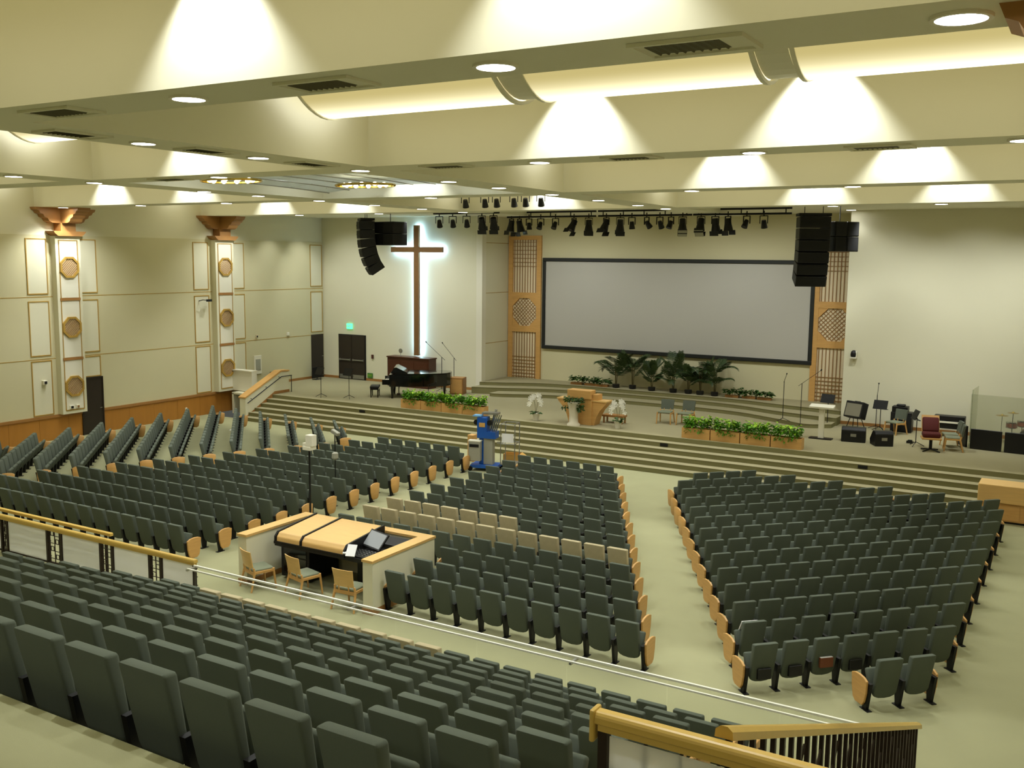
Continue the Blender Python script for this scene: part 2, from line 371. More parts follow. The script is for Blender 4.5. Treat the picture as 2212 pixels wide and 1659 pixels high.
# which are in view, and how large
CI = cam.matrix_world.inverted()
def px(p):
    c = CI @ Vector(p); 
    if c.z > -.1: return None
    return (1106 + 2136*c.x/-c.z, 829.5 - 2136*c.y/-c.z, -c.z)
vis = []
for s in SEATS:
    q = px((s['x'], s['y'], s['z']+.8)); 
    if q is None: continue
    m_ = 60*8/q[2]
    if -m_ < q[0] < 2212+m_ and -50 < q[1] < 1659+m_: s['d'] = q[2]; vis.append(s)
plain = sorted([s for s in vis if not s['cov']], key=lambda s: s['d'])
singles = plain[:300] + [s for s in vis if s['cov']]; mass = plain[300:]
for s in singles:
    o = bpy.data.objects.new('covered_seat' if s['cov'] else 'auditorium_seat', None); COL.objects.link(o); o.empty_display_size = .1
    o.location = (s['x'], s['y'], s['z']); o.rotation_euler = (0, 0, s['a'])
    o['label'] = s['lab']; o['category'] = 'seat'; o['group'] = 'seats under fabric covers' if s['cov'] else 'green auditorium seats'
    link(ME_BACK, 'backrest', o); link(ME_SEAT, 'seat', o); link(ME_POST, 'post', o, (-s['p']/2, 0, 0))
    if s['cov']: link(ME_COVER, 'cover', o)
    if 'first row from the back of the right block' in s['lab'] and s['lab'].split()[2] in ('first', 'second', 'fourth'): link(ME_RACK, 'book_rack', o)
    if s['R']: link(ME_POST, 'post', o, (s['p']/2, 0, 0)); link(ME_PANEL, 'end_panel', o, (s['p']/2+.047, 0, 0))
    if s['L']: link(ME_PANEL, 'end_panel', o, (-s['p']/2-.047, 0, 0))
mv, mf, mi = [], [], []
def inst(me, mtx, slot):
    n = len(mv); mv.extend([tuple(mtx @ v.co) for v in me.vertices])
    for f in me.polygons: mf.append(tuple(i+n for i in f.vertices)); mi.append(slot)
for s in mass:
    T = frames(s['x'], s['y'], s['a'], s['z'])
    inst(ME_BACK, T, 0); inst(ME_SEAT, T, 0); inst(ME_POST, T @ Matrix.Translation((-s['p']/2, 0, 0)), 1)
    if s['R']: inst(ME_POST, T @ Matrix.Translation((s['p']/2, 0, 0)), 1); inst(ME_PANEL, T @ Matrix.Translation((s['p']/2+.047, 0, 0)), 2)
    if s['L']: inst(ME_PANEL, T @ Matrix.Translation((-s['p']/2-.047, 0, 0)), 2)
me = bpy.data.meshes.new('seat_rows'); me.from_pydata(mv, [], mf); me.polygons.foreach_set('material_index', mi); me.polygons.foreach_set('use_smooth', [True]*len(mf))
for n_ in ('fabric', 'black_metal', 'wood'): me.materials.append(M[n_])
try: me.set_sharp_from_angle(angle=.9)
except Exception: pass
so = bpy.data.objects.new('seat_rows', me); COL.objects.link(so)
tag(so, 'the many smaller green seats in the rows toward the stage', 'seats', kind='stuff')

# ---------------------------------------------------------------- lamps of the room and added fill spots
def ring(r0, r1, h, n=20):
    mb = MB(); 
    for k in range(n):
        a, b_ = 2*PI*k/n, 2*PI*(k+1)/n; i = len(mb.v)
        mb.v += [(r0*math.cos(a), r0*math.sin(a), 0), (r1*math.cos(a), r1*math.sin(a), 0), (r1*math.cos(b_), r1*math.sin(b_), 0), (r0*math.cos(b_), r0*math.sin(b_), 0),
                 (r0*math.cos(a), r0*math.sin(a), h), (r0*math.cos(b_), r0*math.sin(b_), h), (r1*math.cos(a), r1*math.sin(a), h), (r1*math.cos(b_), r1*math.sin(b_), h)]
        mb.f += [(i, i+3, i+2, i+1), (i, i+4, i+5, i+3), (i+1, i+2, i+7, i+6)]
    return mb
ME_RING = ring(.17, .205, .03).mesh('trim_ring', 'white')
ME_LENS = MB().lathe([(.17, 0), (.17, .02)], 20).mesh('lens', 'lens')
DL = [('first', 7.5, x) for x in (-.95, -4.64, -8.46)] + [('second', 15.2, x) for x in (-24.7, -20.4, -16.3, -12.45, -8.5, -4.74, -1.05)] + \
     [('third', 22.95, x) for x in (-32.6, -28.4, -24.3, -20.4, -16.3, -12.45, -8.64, -4.9, -1.1)] + [('front', 30.75, x) for x in (-28.4, -24.3, -20.4, -12.45, -4.1)]
DL = [('on the %s beam from the camera, %s' % (n, {1: 'x'}.get(0, '')), x, y) for n, y, x in DL]
LAB = []
for by, nm in ((7.5, 'nearest'), (15.2, 'second'), (22.95, 'third'), (30.75, 'farthest')):
    xs = sorted([x for _, x, y in DL if y == by], reverse=True)
    for i, x in enumerate(xs): LAB.append(('round recessed downlight, %s from the right on the %s wide beam' % (ORD[i+1], nm), x, by))
for x0, nm, ys in ((-12.45, 'right', (10.15, 12.5, 18.2, 20.3, 25.7, 28.5)), (-20.4, 'left', (13.2, 18.5, 20.45, 25.6, 28.2))):
    for i, y in enumerate(ys): LAB.append(('small downlight, %s along the %s lengthwise ceiling beam' % (ORD[i+1], nm), x0, y))
LAB += [('downlight in the front ceiling before the right speaker tower', -8.0, 34.6), ('downlight beside the right wall corner above the loudspeakers', -8.0, 37.4)]
for lab, x, y in LAB:
    z = BEAM if y < 31.3 and x != -8.0 else 8.84
    t = thing('downlight', lab, 'ceiling light', (x, y, z-.025), group='round downlights in the ceiling beams')
    link(ME_RING, 'trim_ring', t); link(ME_LENS, 'lens', t, (0, 0, .004))
    spot((x, y, z-.03), E_DOWN*(.12 if y > 36 else (.6 if y < 8 else 1)), 125, .6, .12)
# wall washers high in the coffers, throwing scallops on the beam faces
ME_CAN = MB().lathe([(.13, 0), (.13, .1), (.10, .1), (.10, .02)], 14).mesh('can', 'white')
for by in (7.03, 14.72, 22.47, 30.27):
    for i, x in enumerate((-29.3, -25.2, -16.4, -7.5, -3.62)):
        t = thing('wall_washer', 'white can lamp, %s from the left, in the coffers before the %s beam' % (ORD[i+1], {7.03: 'nearest', 14.72: 'second', 22.47: 'third', 30.27: 'farthest'}[by]), 'ceiling light', (x, by-.3, 10.17), group='coffer can lamps')
        link(ME_CAN, 'can', t); spot((x, by-.3, 10.15), E_WASH*(.66 if by < 8 else .8), 88, .5, .05)
for x in (-1.0, -4.6, -8.5, -12.4, -16.3, -20.4): spot((x, -.25, BEAM-.03), E_DOWN*.2, 140, .6, .12)  # unseen spots added behind the camera to lift the near chair backs
for x in (-16.4, -7.5, -3.62, -12.4): spot((x, -4.5, 10.1), E_DOWN*.38, 150, .5, .15)  # more unseen fill added farther back, no fixtures
# perimeter washers on the side and front walls
for y in (23.5, 31.2): spot((-31.4, y, 8.6), E_WALL*1.1, 118, .9, .1, (XL, y, 3.0))
for y in (34.2, 36.2): spot((-32.3, y, 8.6), E_WALL*.35, 90, .9, .1, (XL, y, 3.0))
for x in (-31.5, -28, -25.6, -6.6, -3.8, -1.2): spot((x, 34.4, 8.8), E_WALL*1.7, 100, 1.0, .15, (x, YF, 3.4))
for x in (-21.5, -18.5, -14, -11): spot((x, 35.2, 8.6), E_WALL*1.2, 100, 1.0, .15, (x, YR, 3.4))  # fill spots without fixtures, added for smooth light on the recess wall
for x in (-22, -17, -12, -6): spot((x, 33.2, 8.6), E_WALL*1.2, 100, .8, .15)  # wide spots straight down over the stage front, no fixtures
# luminous troughs
def trough(x0, x1, yc, lab):
    t = thing('trough_light', lab, 'ceiling light', ((x0+x1)/2, yc, 9.3), group='curved luminous ceiling troughs'); h = (x1-x0)/2
    arc = [(-1.0 + 2.0*i/14, .58*(abs(-1.0+2.0*i/14))**2.0) for i in range(15)]
    mb = MB()
    for i in range(14):
        (a, za), (b_, zb) = arc[i], arc[i+1]; mb.add([(-h+.06, a, za), (h-.06, a, za), (h-.06, b_, zb), (-h+.06, b_, zb)], [(0, 1, 2, 3)])
    mb.b('diffuser', 'trough_diffuser', t, smooth=True)
    for s_ in (-1, 1):
        mb = MB()
        for i in range(14):
            (a, za), (b_, zb) = arc[i], arc[i+1]; xa, xb = sorted((s_*h, s_*(h-.06)))
            mb.add([(xa, a, za-.02), (xb, a, za-.02), (xb, b_, zb-.02), (xa, b_, zb-.02), (xa, a, za+.03), (xb, a, za+.03), (xb, b_, zb+.03), (xa, b_, zb+.03)], [(0, 1, 2, 3), (4, 7, 6, 5), (0, 4, 5, 1), (3, 2, 6, 7), (0, 3, 7, 4), (1, 5, 6, 2)])
        mb.b('end_rib', 'white', t)
    for s_ in (-1, 1): MB().box(-h, h, s_*1.0-.03, s_*1.0+.03, .55, .64).b('side_rail', 'ceiling', t)
    if 'left' in lab.split(',')[1]:
        mb = MB()
        for i in range(14):
            (a, za), (b_, zb) = arc[i], arc[i+1]; mb.add([(-h-.012, a, za), (-h-.012, b_, zb), (-h-.012, b_, zb+.05), (-h-.012, a, za+.05)], [(0, 1, 2, 3)])
        mb.b('end_glow', 'slot', t, label='glowing strip added at the trough end')  # added emitter, throws the curved glow onto the beam side
    mb = MB()
    for i in range(14):
        (a, za), (b_, zb) = arc[i], arc[i+1]; mb.add([(h, a, za+.05), (h+.42, a, za+.05), (h+.42, b_, zb+.05), (h, b_, zb+.05)], [(0, 1, 2, 3)])
    if 'left' in lab.split(',')[1] or 'middle' in lab.split(',')[1]: mb.b('link_band', 'white', t, smooth=True)
for yc, row in ((13.15, 'before the second beam'), (5.45, 'before the nearest beam'), (20.9, 'before the third beam'), (28.65, 'before the farthest beam'), (-2.3, 'added unseen behind the camera')):  # row behind the camera is unseen, added to brighten the near seats
    for x0, x1, nm in ((-11.5, -7.72, 'left'), (-7.32, -3.95, 'middle'), (-3.5, .35, 'right')): trough(x0, x1, yc, 'glowing curved trough, %s of three, right bay %s' % (nm, row))
    for x0, x1, nm in ((-33.2, -29.1, 'left'), (-28.7, -25.1, 'middle'), (-24.7, -21.2, 'right')): trough(x0, x1, yc, 'glowing curved trough, %s of three, left bay %s' % (nm, row))
    if yc == 20.9: continue
    for x0, x1, nm in ((-19.55, -16.6, 'left'), (-16.2, -13.25, 'right')): trough(x0, x1, yc, 'glowing curved trough, %s of two, centre bay %s' % (nm, row))
# ---------------------------------------------------------------- pilasters, doors, signs on the walls
def octagon(r, cy=0, cz=0): return [(cy + r*math.cos(PI/8+k*PI/4), cz + r*math.sin(PI/8+k*PI/4)) for k in range(8)]
def oct_grille(parent, x, y, z, R=.42, r=.34, sx=1):
    g = MB(); a, b_ = octagon(R, y, z), octagon(r, y, z)
    for k in range(8):
        k2 = (k+1) % 8; x0, x1 = sorted((x, x+sx*.06))
        P = [(a[k]), (a[k2]), (b_[k2]), (b_[k])]
        g.add([(x0, *p) for p in P] + [(x1, *p) for p in P], [(3, 2, 1, 0), (4, 5, 6, 7), (0, 1, 5, 4), (2, 3, 7, 6), (1, 2, 6, 5), (3, 0, 4, 7)])
    o = g.b('octagon_grille', 'gold_trim', parent, label='gold octagonal ring around woven lattice')
    MB().prism(octagon(r+.01, y, z), 'x', *sorted((x, x+sx*.012))).b('backing', 'grille_hole', o)
    lat = MB()
    for s_ in (-1, 1):
        for i in range(-5, 6):
            off = i*.062; hl = math.sqrt(max(0, (r*.95)**2 - off*off))
            T = Matrix.Translation((x+sx*(.022+.008*s_), y+off*D, z+off*D*s_)) @ Matrix.Rotation(s_*PI/4, 4, 'X')
            lat.xbox(T, .01, .018, 2*hl) if s_ < 0 else lat.xbox(Matrix.Translation((x+sx*.03, y-off*D, z+off*D)) @ Matrix.Rotation(-PI/4, 4, 'X'), .01, .018, 2*hl)
    lat.b('lattice', 'grille', o)
def capital(parent, y, x0, sx):
    a, b_ = sorted((x0, x0+sx*.62)); 
    MB().prism([(y-.5, 7.62), (y+.5, 7.62), (y+.62, 7.72), (y+.68, 7.8), (y-.68, 7.8), (y-.62, 7.72)], 'x', *sorted((x0, x0+sx*.52))).b('ledge', 'oak_dark', parent)
    MB().box(*sorted((x0, x0+sx*.42)), y-.31, y+.31, 7.8, 8.1).b('neck', 'oak_dark', parent)
    H = [(.31, 8.09), (.60, 8.10), (.72, 8.16), (.78, 8.26), (.90, 8.30), (.95, 8.40), (1.06, 8.43), (1.12, 8.52), (1.20, 8.55), (1.24, 8.645)]
    MB().prism([(y+h, z) for h, z in H] + [(y-h, z) for h, z in reversed(H)], 'x', *sorted((x0, x0+sx*.36))).b('corbel', 'oak_dark', parent)
    MB().prism([(x0+sx*.36, 8.09)] + [(x0+sx*(h+.16), z) for h, z in H[1:]] + [(x0+sx*.36, 8.645)], 'y', y-.26, y+.26).b('corbel', 'oak_dark', parent)
for yc, lab in ((23.53, 'white pilaster with octagon grilles beside the dark side door'), (31.22, 'white pilaster with octagon grilles beside the stage stair')):
    t = thing('pilaster', lab, 'column', (0, 0, 0), group='pilasters on the left wall'); x0 = XL+.05; xf = XL+.34
    MB().box(x0, xf, yc-.52, yc+.52, .96, 7.62).b('shaft', 'wall', t)
    fr = MB(); 
    for a, b_, c, d in ((-.40, .40, 1.08, 1.11), (-.40, .40, 7.45, 7.48), (-.40, -.37, 1.11, 7.45), (.37, .40, 1.11, 7.45)): fr.box(xf, xf+.02, yc+a, yc+b_, c, d)
    fr.b('face_frame', 'gold_trim', t)
    for z0, z1 in ((1.12, 2.98), (3.10, 5.22), (5.34, 7.44)): MB().box(xf, xf+.012, yc-.365, yc+.365, z0, z1).b('face_panel', 'white', t)
    for z in (3.04, 5.28): MB().box(xf, xf+.035, yc-.42, yc+.42, z-.05, z+.05).b('crossbar', 'oak_dark', t)
    for z in (2.0, 4.23, 6.47): oct_grille(t, xf+.012, yc, z)
    capital(t, yc, XL, 1)
t = thing('wall_capital', 'brown wooden corbel capital at the upper right wall', 'capital', (0, 0, 0)); capital(t, 7.5, XR, -1)
def door_leaf(parent, mb, name='leaf'): return mb.b(name, 'door', parent)
d1 = MB().box(XL+.02, XL+.09, 24.04, 24.93, 0, 2.18).b('door_1', 'door'); struct(d1)
for a, b_, c, d in ((24.0, 24.04, 0, 2.22), (24.93, 24.97, 0, 2.22), (24.0, 24.97, 2.18, 2.22)): MB().box(XL+.02, XL+.12, a, b_, c, d).b('door_frame', 'door', d1)
MB().tube([(XL+.09, 24.85, 1.0), (XL+.15, 24.85, 1.0), (XL+.15, 24.76, 1.0)], .012).b('door_handle', 'chrome', d1)
d2 = MB().box(XL+.06, XL+.1, 37.0, 37.85, ST, 3.1).b('door_2', 'door'); struct(d2)
MB().tube([(XL+.1, 37.75, 2.0), (XL+.16, 37.75, 2.0), (XL+.16, 37.66, 2.0)], .012).b('door_handle', 'chrome', d2)
d3 = MB().box(-32.56, -30.84, YF-.04, YF-.01, ST, 3.14).b('door_3', 'black'); struct(d3)
for x0, x1 in ((-32.52, -31.71), (-31.69, -30.88)):
    o = MB().box(x0, x1, YF-.07, YF-.04, ST+.02, 3.1).b('leaf', 'door', d3)
    MB().box(x0+.06, x1-.06, YF-.13, YF-.09, 1.86, 1.92).box(x0+.06, x0+.1, YF-.1, YF-.07, 1.84, 1.94).box(x1-.1, x1-.06, YF-.1, YF-.07, 1.84, 1.94).b('push_bar', 'steel', o)
    MB().box(x0+.05, x1-.05, YF-.075, YF-.07, ST+.04, ST+.24).b('kick_plate', 'steel', o)
def letters(text, size, loc, rot, m, parent, name='lettering'):
    c = bpy.data.curves.new(name, 'FONT'); c.body = text; c.size = size; c.align_x = 'CENTER'; c.align_y = 'CENTER'; c.extrude = .004
    o = bpy.data.objects.new(name, c); COL.objects.link(o); bpy.context.view_layer.update()
    me = bpy.data.meshes.new_from_object(o.evaluated_get(bpy.context.evaluated_depsgraph_get())); bpy.data.objects.remove(o)
    me.materials.clear(); me.materials.append(M[m]); q = bpy.data.objects.new(name, me); COL.objects.link(q); q.parent = parent; q.location = loc; q.rotation_euler = rot; return q
t = thing('exit_sign', 'lit green exit sign above the double doors', 'sign', (-31.84, YF-.02, 3.42))
MB().box(-.17, .17, -.05, 0, 0, .26).b('housing', 'exit_green', t); letters('EXIT', .15, (0, -.052, .13), (PI/2, 0, 0), 'white', t)
t = thing('exit_sign', 'low green exit sign near the baseboard beside double doors', 'sign', (-30.58, YF-.02, 1.06))
MB().box(-.16, .16, -.03, 0, 0, .24).b('housing', mat('low_green', (70, 120, 50), .5), t); letters('EXIT', .13, (0, -.032, .12), (PI/2, 0, 0), 'lime_leaf', t)
t = thing('alarm_box', 'small brown wall box right of the double doors', 'box', (-30.42, YF-.02, 2.02)); MB().box(-.06, .06, -.05, 0, 0, .2).b('case', 'walnut', t, bevel=.01); MB().box(-.03, .03, -.06, -.05, .05, .12).b('face', 'maroon', t)
# small fittings on the left wall
def wallbox(name, lab, cat, y, z, w_, h_, m, m2, d=.06):
    t = thing(name, lab, cat, (XL+.05, y, z)); MB().box(0, d, -w_/2, w_/2, 0, h_).b('case', m, t, bevel=.008, seg=1); MB().box(d, d+.012, -w_*.32, w_*.32, h_*.2, h_*.8).b('face', m2, t); return t
wallbox('wall_camera', 'small white camera on the framed panel left of pilaster', 'camera', 22.46, 2.14, .16, .16, 'white', 'black', .14)
wallbox('control_panel', 'left of two small switch plates at the pilaster foot', 'switch', 23.36, 1.14, .16, .14, 'white', 'black', .36)
wallbox('control_panel', 'right of two small switch plates at the pilaster foot', 'switch', 23.62, 1.14, .13, .14, 'white', 'grille', .36)
wallbox('wall_sensor', 'small sensor on the joint left of the stage stair', 'sensor', 33.3, 3.18, .12, .14, 'grille_hole', 'black')
wallbox('wall_sensor', 'tiny white sensor high on left wall near the corner', 'sensor', 35.35, 3.16, .16, .16, 'white', 'white')
wallbox('outlet', 'white outlet plate on the wooden wainscot', 'outlet', 29.06, .30, .1, .14, 'white', 'paper', .04)
t = wallbox('bulletin_frame', 'white framed picture on the wall above white cabinet', 'picture', 33.32, 1.5, .46, .86, 'white', 'grey_box')
t = thing('wall_bracket', 'small black bracket lamp on a framed panel by the pilaster', 'lamp', (XL+.07, 29.95, 5.0)); MB().tube([(0, 0, 0), (.25, 0, .05), (.3, .3, .02)], .02).b('arm', 'black', t); MB().box(.22, .34, .2, .42, -.03, .07).b('head', 'black', t)
t = thing('wall_camera', 'white and black dome camera on the right front wall', 'camera', (-7.73, YF, 3.42))
MB().box(-.11, .11, -.2, 0, 0, .05).b('shelf', 'white', t); MB().lathe([(.10, .05), (.115, .14), (.10, .24), (.05, .29), (.01, .3)], 14, (0, -.1, 0)).b('dome', 'black', t, smooth=True); MB().box(.02, .12, -.16, -.02, .05, .26).b('cap', 'white', t, bevel=.02)
# ---------------------------------------------------------------- backlit cross
t = thing('wall_cross', 'tall wooden cross with blue-white backlight on the front wall', 'cross', (-27.6, YF, 2.36))
MB().box(-.14, .14, -.28, -.14, 0, 6.08).b('upright', 'cross_wood', t); MB().box(-1.47, -.142, -.28, -.14, 4.83, 5.08).b('arm', 'cross_wood', t); MB().box(.142, 1.47, -.28, -.14, 4.83, 5.08).b('arm', 'cross_wood', t)
MB().box(-.09, .09, -.13, -.11, .05, 6.03).b('light_strip', 'led', t); MB().box(-1.42, -.095, -.13, -.11, 4.88, 5.03).box(.095, 1.42, -.13, -.11, 4.88, 5.03).b('light_strip', 'led', t)
# ---------------------------------------------------------------- projection screen and lattice screens
t = thing('projection_screen', 'large grey projection screen in a black frame above platform', 'screen', (-16.02, YR, 2.82))
MB().box(-6.06, 6.06, -.07, -.03, .14, 4.04).b('canvas', 'screen', t)
for a, b_, c, d in ((-6.2, 6.2, 0, .16), (-6.2, 6.2, 4.02, 4.18), (-6.2, -6.04, .16, 4.02), (6.04, 6.2, .16, 4.02)): MB().box(a, b_, -.13, 0, c, d).b('frame_bar', 'screen_frame', t, bevel=.02)
def lattice_screen(xc, lab):
    t = thing('lattice_screen', lab, 'screen', (xc, YR, UP), group='wooden lattice screens beside the projection screen'); hw, iw = .875, .64
    for a, b_, c, d in ((-hw, -iw, 0, 6.65), (iw, hw, 0, 6.65), (-iw, iw, 6.45, 6.65), (-iw, iw, 3.76, 4.02), (-iw, iw, 2.18, 2.46)): MB().box(a, b_, -.1, 0, c, d).b('frame_bar', 'wood', t)
    MB().box(-iw, iw, -.02, -.002, 0, 6.45).b('backing', 'grille_hole', t)
    P = octagon(.70, 0, 3.11); outer = [(-iw, 2.46), (iw, 2.46), (iw, 3.76), (-iw, 3.76)]
    for s_ in (-1, 1):      # corner spandrels that leave an octagon open
        for u in (-1, 1): MB().prism([(s_*iw, 3.11+u*.65), (s_*.26, 3.11+u*.65), (s_*iw, 3.11+u*.26)], 'y', -.085, -.02).b('spandrel', 'wood', t)
    for n in range(9):
        x = -iw + (n+.5)*2*iw/9
        MB().box(x-.014, x+.014, -.06, -.03, 0, 2.18).b('slat', 'grille', t); MB().box(x-.014, x+.014, -.06, -.03, 4.02, 6.45).b('slat', 'grille', t)
    for n in range(7): MB().box(-iw, iw, -.055, -.035, .06+n*.155, .085+n*.155).b('crosspiece', 'grille', t); MB().box(-iw, iw, -.055, -.035, 5.22+n*.185, 5.245+n*.185).b('crosspiece', 'grille', t)
    for s_ in (-1, 1):
        for i in range(-5, 6):
            off = i*.125; hl = math.sqrt(max(.01, .66**2-off*off))
            MB().xbox(Matrix.Translation((off*D, -.045+.008*s_, 3.11-s_*off*D)) @ Matrix.Rotation(s_*PI/4, 4, 'Y'), .026, .012, 2*hl*.95).b('diagonal_slat', 'grille', t)
lattice_screen(-23.18, 'tall wooden lattice screen left of the projection screen'); lattice_screen(-9.0, 'tall wooden lattice screen right of the projection screen')
# ---------------------------------------------------------------- hanging loudspeakers
def line_array(x, y, ztop, yaw, n, lab, curl):
    t = thing('line_array', lab, 'loudspeaker', (x, y, ztop), yaw, group='hanging loudspeaker arrays')
    MB().box(-.52, .52, -.3, .3, 0, .09).b('rigging_frame', 'black_metal', t); MB().tube([(-.3, 0, .09), (-.3, 0, 8.84-ztop)], .012).tube([(.3, 0, .09), (.3, 0, 8.84-ztop)], .012).b('chain', 'black_metal', t)
    p = Vector((0, 0, -.02)); ang = 0
    for k in range(n):
        ang += curl*(k*.45); d = Vector((0, math.sin(ang), -math.cos(ang))); c = p + d*.185
        T = Matrix.Translation(c) @ Matrix.Rotation(ang, 4, 'X')
        mb = MB(); n0 = len(mb.v); mb.prism([(-.34, -.182), (.30, -.172), (.30, .172), (-.34, .182)], 'x', -.5, .5); mb.v = [tuple(T @ Vector(q)) for q in mb.v]
        b_ = mb.b('speaker_box', 'black', t, bevel=.012, seg=1)
        MB().xbox(T @ Matrix.Translation((0, -.345, 0)), .92, .012, .29).b('grille', 'speaker_cloth', b_)
        MB().xbox(T @ Matrix.Translation((-.47, -.33, .0)), .03, .05, .07).xbox(T @ Matrix.Translation((.505, .1, 0)), .012, .06, .05).b('side_bracket', 'black_metal', b_)
        p = p + d*.37
line_array(-27.25, 33.6, 8.5, -.75, 6, 'curved black loudspeaker array hung left of the cross', .085)
line_array(-8.35, 33.5, 8.45, .45, 6, 'curved black loudspeaker array hung before the right lattice screen', .06)
def sub_block(x, y, z, yaw, lab, w_=.7):
    t = thing('subwoofer_block', lab, 'loudspeaker', (x, y, z), yaw, group='hanging subwoofer blocks')
    for i in (0, 1):
        for k in (0, 1):
            b_ = MB().box(-w_+i*w_+.006, i*w_-.006, -.4, .4, k*.5+.005, k*.5+.495).b('speaker_box', 'black', t, bevel=.015, seg=1)
            MB().box(-w_+i*w_+.04, i*w_-.04, -.412, -.4, k*.5+.04, k*.5+.46).b('grille', 'speaker_cloth', b_)
    MB().tube([(0, 0, 1), (0, 0, 8.84-z)], .015).b('chain', 'black_metal', t)
sub_block(-26.4, 34.2, 7.46, -.2, 'black block of four bass speakers hung before the cross', .62); sub_block(-7.75, 34.6, 7.3, .9, 'black block of bass speakers hung behind the right array', .5)
# ---------------------------------------------------------------- stage lighting
ME_LC = MB().tube([(0, 0, .02), (0, 0, -.26)], [.075, .115], 10).mesh('lamp_body', 'black', smooth=True)
ME_LB = MB().tube([(0, 0, .10), (0, 0, -.08), (0, 0, -.34)], [.11, .12, .17], 10).box(-.17, .17, -.17, -.16, -.50, -.33).box(-.17, .17, .16, .17, -.50, -.33).mesh('lamp_body', 'black')
ME_YK = MB().box(-.15, -.13, -.02, .02, -.1, .16).box(.13, .15, -.02, .02, -.1, .16).box(-.15, .15, -.02, .02, .15, .18).tube([(0, 0, .17), (0, 0, .34)], .022).mesh('yoke', 'black_metal')
ME_SH = MB().box(-.16, .16, -.01, .01, -.16, .12).mesh('barn_door', 'grey_box')
def stage_light(x, y, z, lab, big=False, tilt=.5, rz=0.0, door=False):
    t = thing('stage_light', lab, 'spotlight', (x, y, z), rz, group='stage spotlights'); link(ME_YK, 'yoke', t)
    o = link(ME_LB if big else ME_LC, 'lamp_body', t); o.rotation_euler = (tilt, 0, 0)
    if door: q = link(ME_SH, 'barn_door', t, (0, -.25, -.42)); q.rotation_euler = (.7, 0, 0)
def pipe(x0, x1, y, lab, z=8.6):
    t = thing('lighting_pipe', lab, 'pipe', ((x0+x1)/2, y, z), group='lighting pipes over the stage front'); h = (x1-x0)/2
    MB().tube([(-h, 0, 0), (h, 0, 0)], .035, 8).b('lower_pipe', 'black_metal', t); MB().box(-h, h, -.05, .05, .15, .24).b('upper_pipe', 'black_metal', t)
    for i in range(5): q = -h+.2+i*(2*h-.4)/4; MB().tube([(q, 0, 0), (q, 0, .2)], .02).b('hanger', 'black_metal', t)
for x0, x1, lab in ((-20.75, -16.8, 'left of the three black lighting pipes over the stage'), (-16.7, -12.95, 'middle one of the three black lighting pipes over stage'), (-12.9, -9.35, 'right of the three black lighting pipes over the stage')): pipe(x0, x1, 34.5, lab)
pipe(-22.6, -19.6, 32, 'short black pipe holding five lamps right of the cross', 8.66)
XS = [(-20.55, 1), (-20.18, 1), (-19.74, 0), (-19.21, 0), (-18.55, 0), (-17.74, 1), (-17.1, 1), (-16.36, 1), (-15.78, 1), (-15.31, 0), (-14.71, 0), (-14.19, 0), (-13.75, 0), (-13.3, 2), (-12.6, 2), (-12.07, 1), (-11.6, 1), (-10.92, 0), (-10.31, 0)]
for i, (x, b_) in enumerate(XS): stage_light(x, 34.5, 8.36, 'black %s, %s from the left on the lighting pipes' % ('floodlight with flaps' if b_ else 'can spotlight', ORD[i+1]), b_ > 0, random.uniform(-.6, .7), random.uniform(-.6, .6), b_ == 2)
for i, x in enumerate((-22.33, -21.7, -21.06, -20.37, -19.85)): stage_light(x, 32, 8.38, '%s of five black lamps hung right of the cross' % ORD[i+1], i > 2, .5, .4)
for i, x in enumerate((-21.04, -20.63, -20.07, -19.54, -18.73, -18.25, -17.55, -17.09, -16.49)): stage_light(x, 29.6, 8.98, '%s of nine lamps peeping below the far coffer edge' % ORD[i+1], False, .4, .3)
# ---------------------------------------------------------------- plants
def leaf_blob(mb, n, cx, cy, cz, rx, ry, rz, size, droop=.3):
    for _ in range(n):
        t, u = random.uniform(0, 2*PI), random.uniform(-.4, 1); r = random.random()**.4
        p = Vector((cx+rx*r*math.cos(t), cy+ry*r*math.sin(t), cz+rz*u*r)); d = Vector((math.cos(t), math.sin(t), random.uniform(-droop, .8))).normalized()
        s = size*random.uniform(.7, 1.3); a = d.cross(Vector((0, 0, 1))).normalized()*s*.38; e = p+d*s
        mb.add([p, p+d*s*.45+a+Vector((0, 0, .02)), e-Vector((0, 0, s*.2)), p+d*s*.45-a+Vector((0, 0, .02))], [(0, 1, 2), (0, 2, 3)])
    return mb
def planter(x0, x1, lab, bright=False):
    t = thing('planter_box', lab, 'planter', ((x0+x1)/2, 31.98, ST), group='wooden planter boxes along the stage edge'); h = (x1-x0)/2-.012
    m = MB().box(-h, h, -.17, -.14, 0, .36).box(-h, h, .14, .17, 0, .36).box(-h, -h+.03, -.14, .14, 0, .36).box(h-.03, h, -.14, .14, 0, .36).box(-h+.03, h-.03, -.14, .14, 0, .3); m.b('box', 'wood', t)
    mb = MB(); leaf_blob(mb, 300, 0, 0, .46, h*.88, .22, .24, .13); leaf_blob(mb, 60, random.uniform(-.2, .2)*h, -.17, .26, h*.7, .05, .16, .08, 1.5)
    mb.b('foliage', 'green_leaf', t); leaf_blob(MB(), 70, random.uniform(-.3, .3)*h, -.03, .58, h*.7, .2, .2, .13).b('young_leaves', 'lime_leaf', t)
for i in range(4): planter(-24.1+i*1.0, -23.1+i*1.0, 'wooden planter of green vines, %s of four before the piano' % ORD[i+1])
for i in range(4): planter(-12.07+i*1.03, -11.05+i*1.03, 'wooden planter of green vines, %s of four right of pulpit' % ORD[i+1])
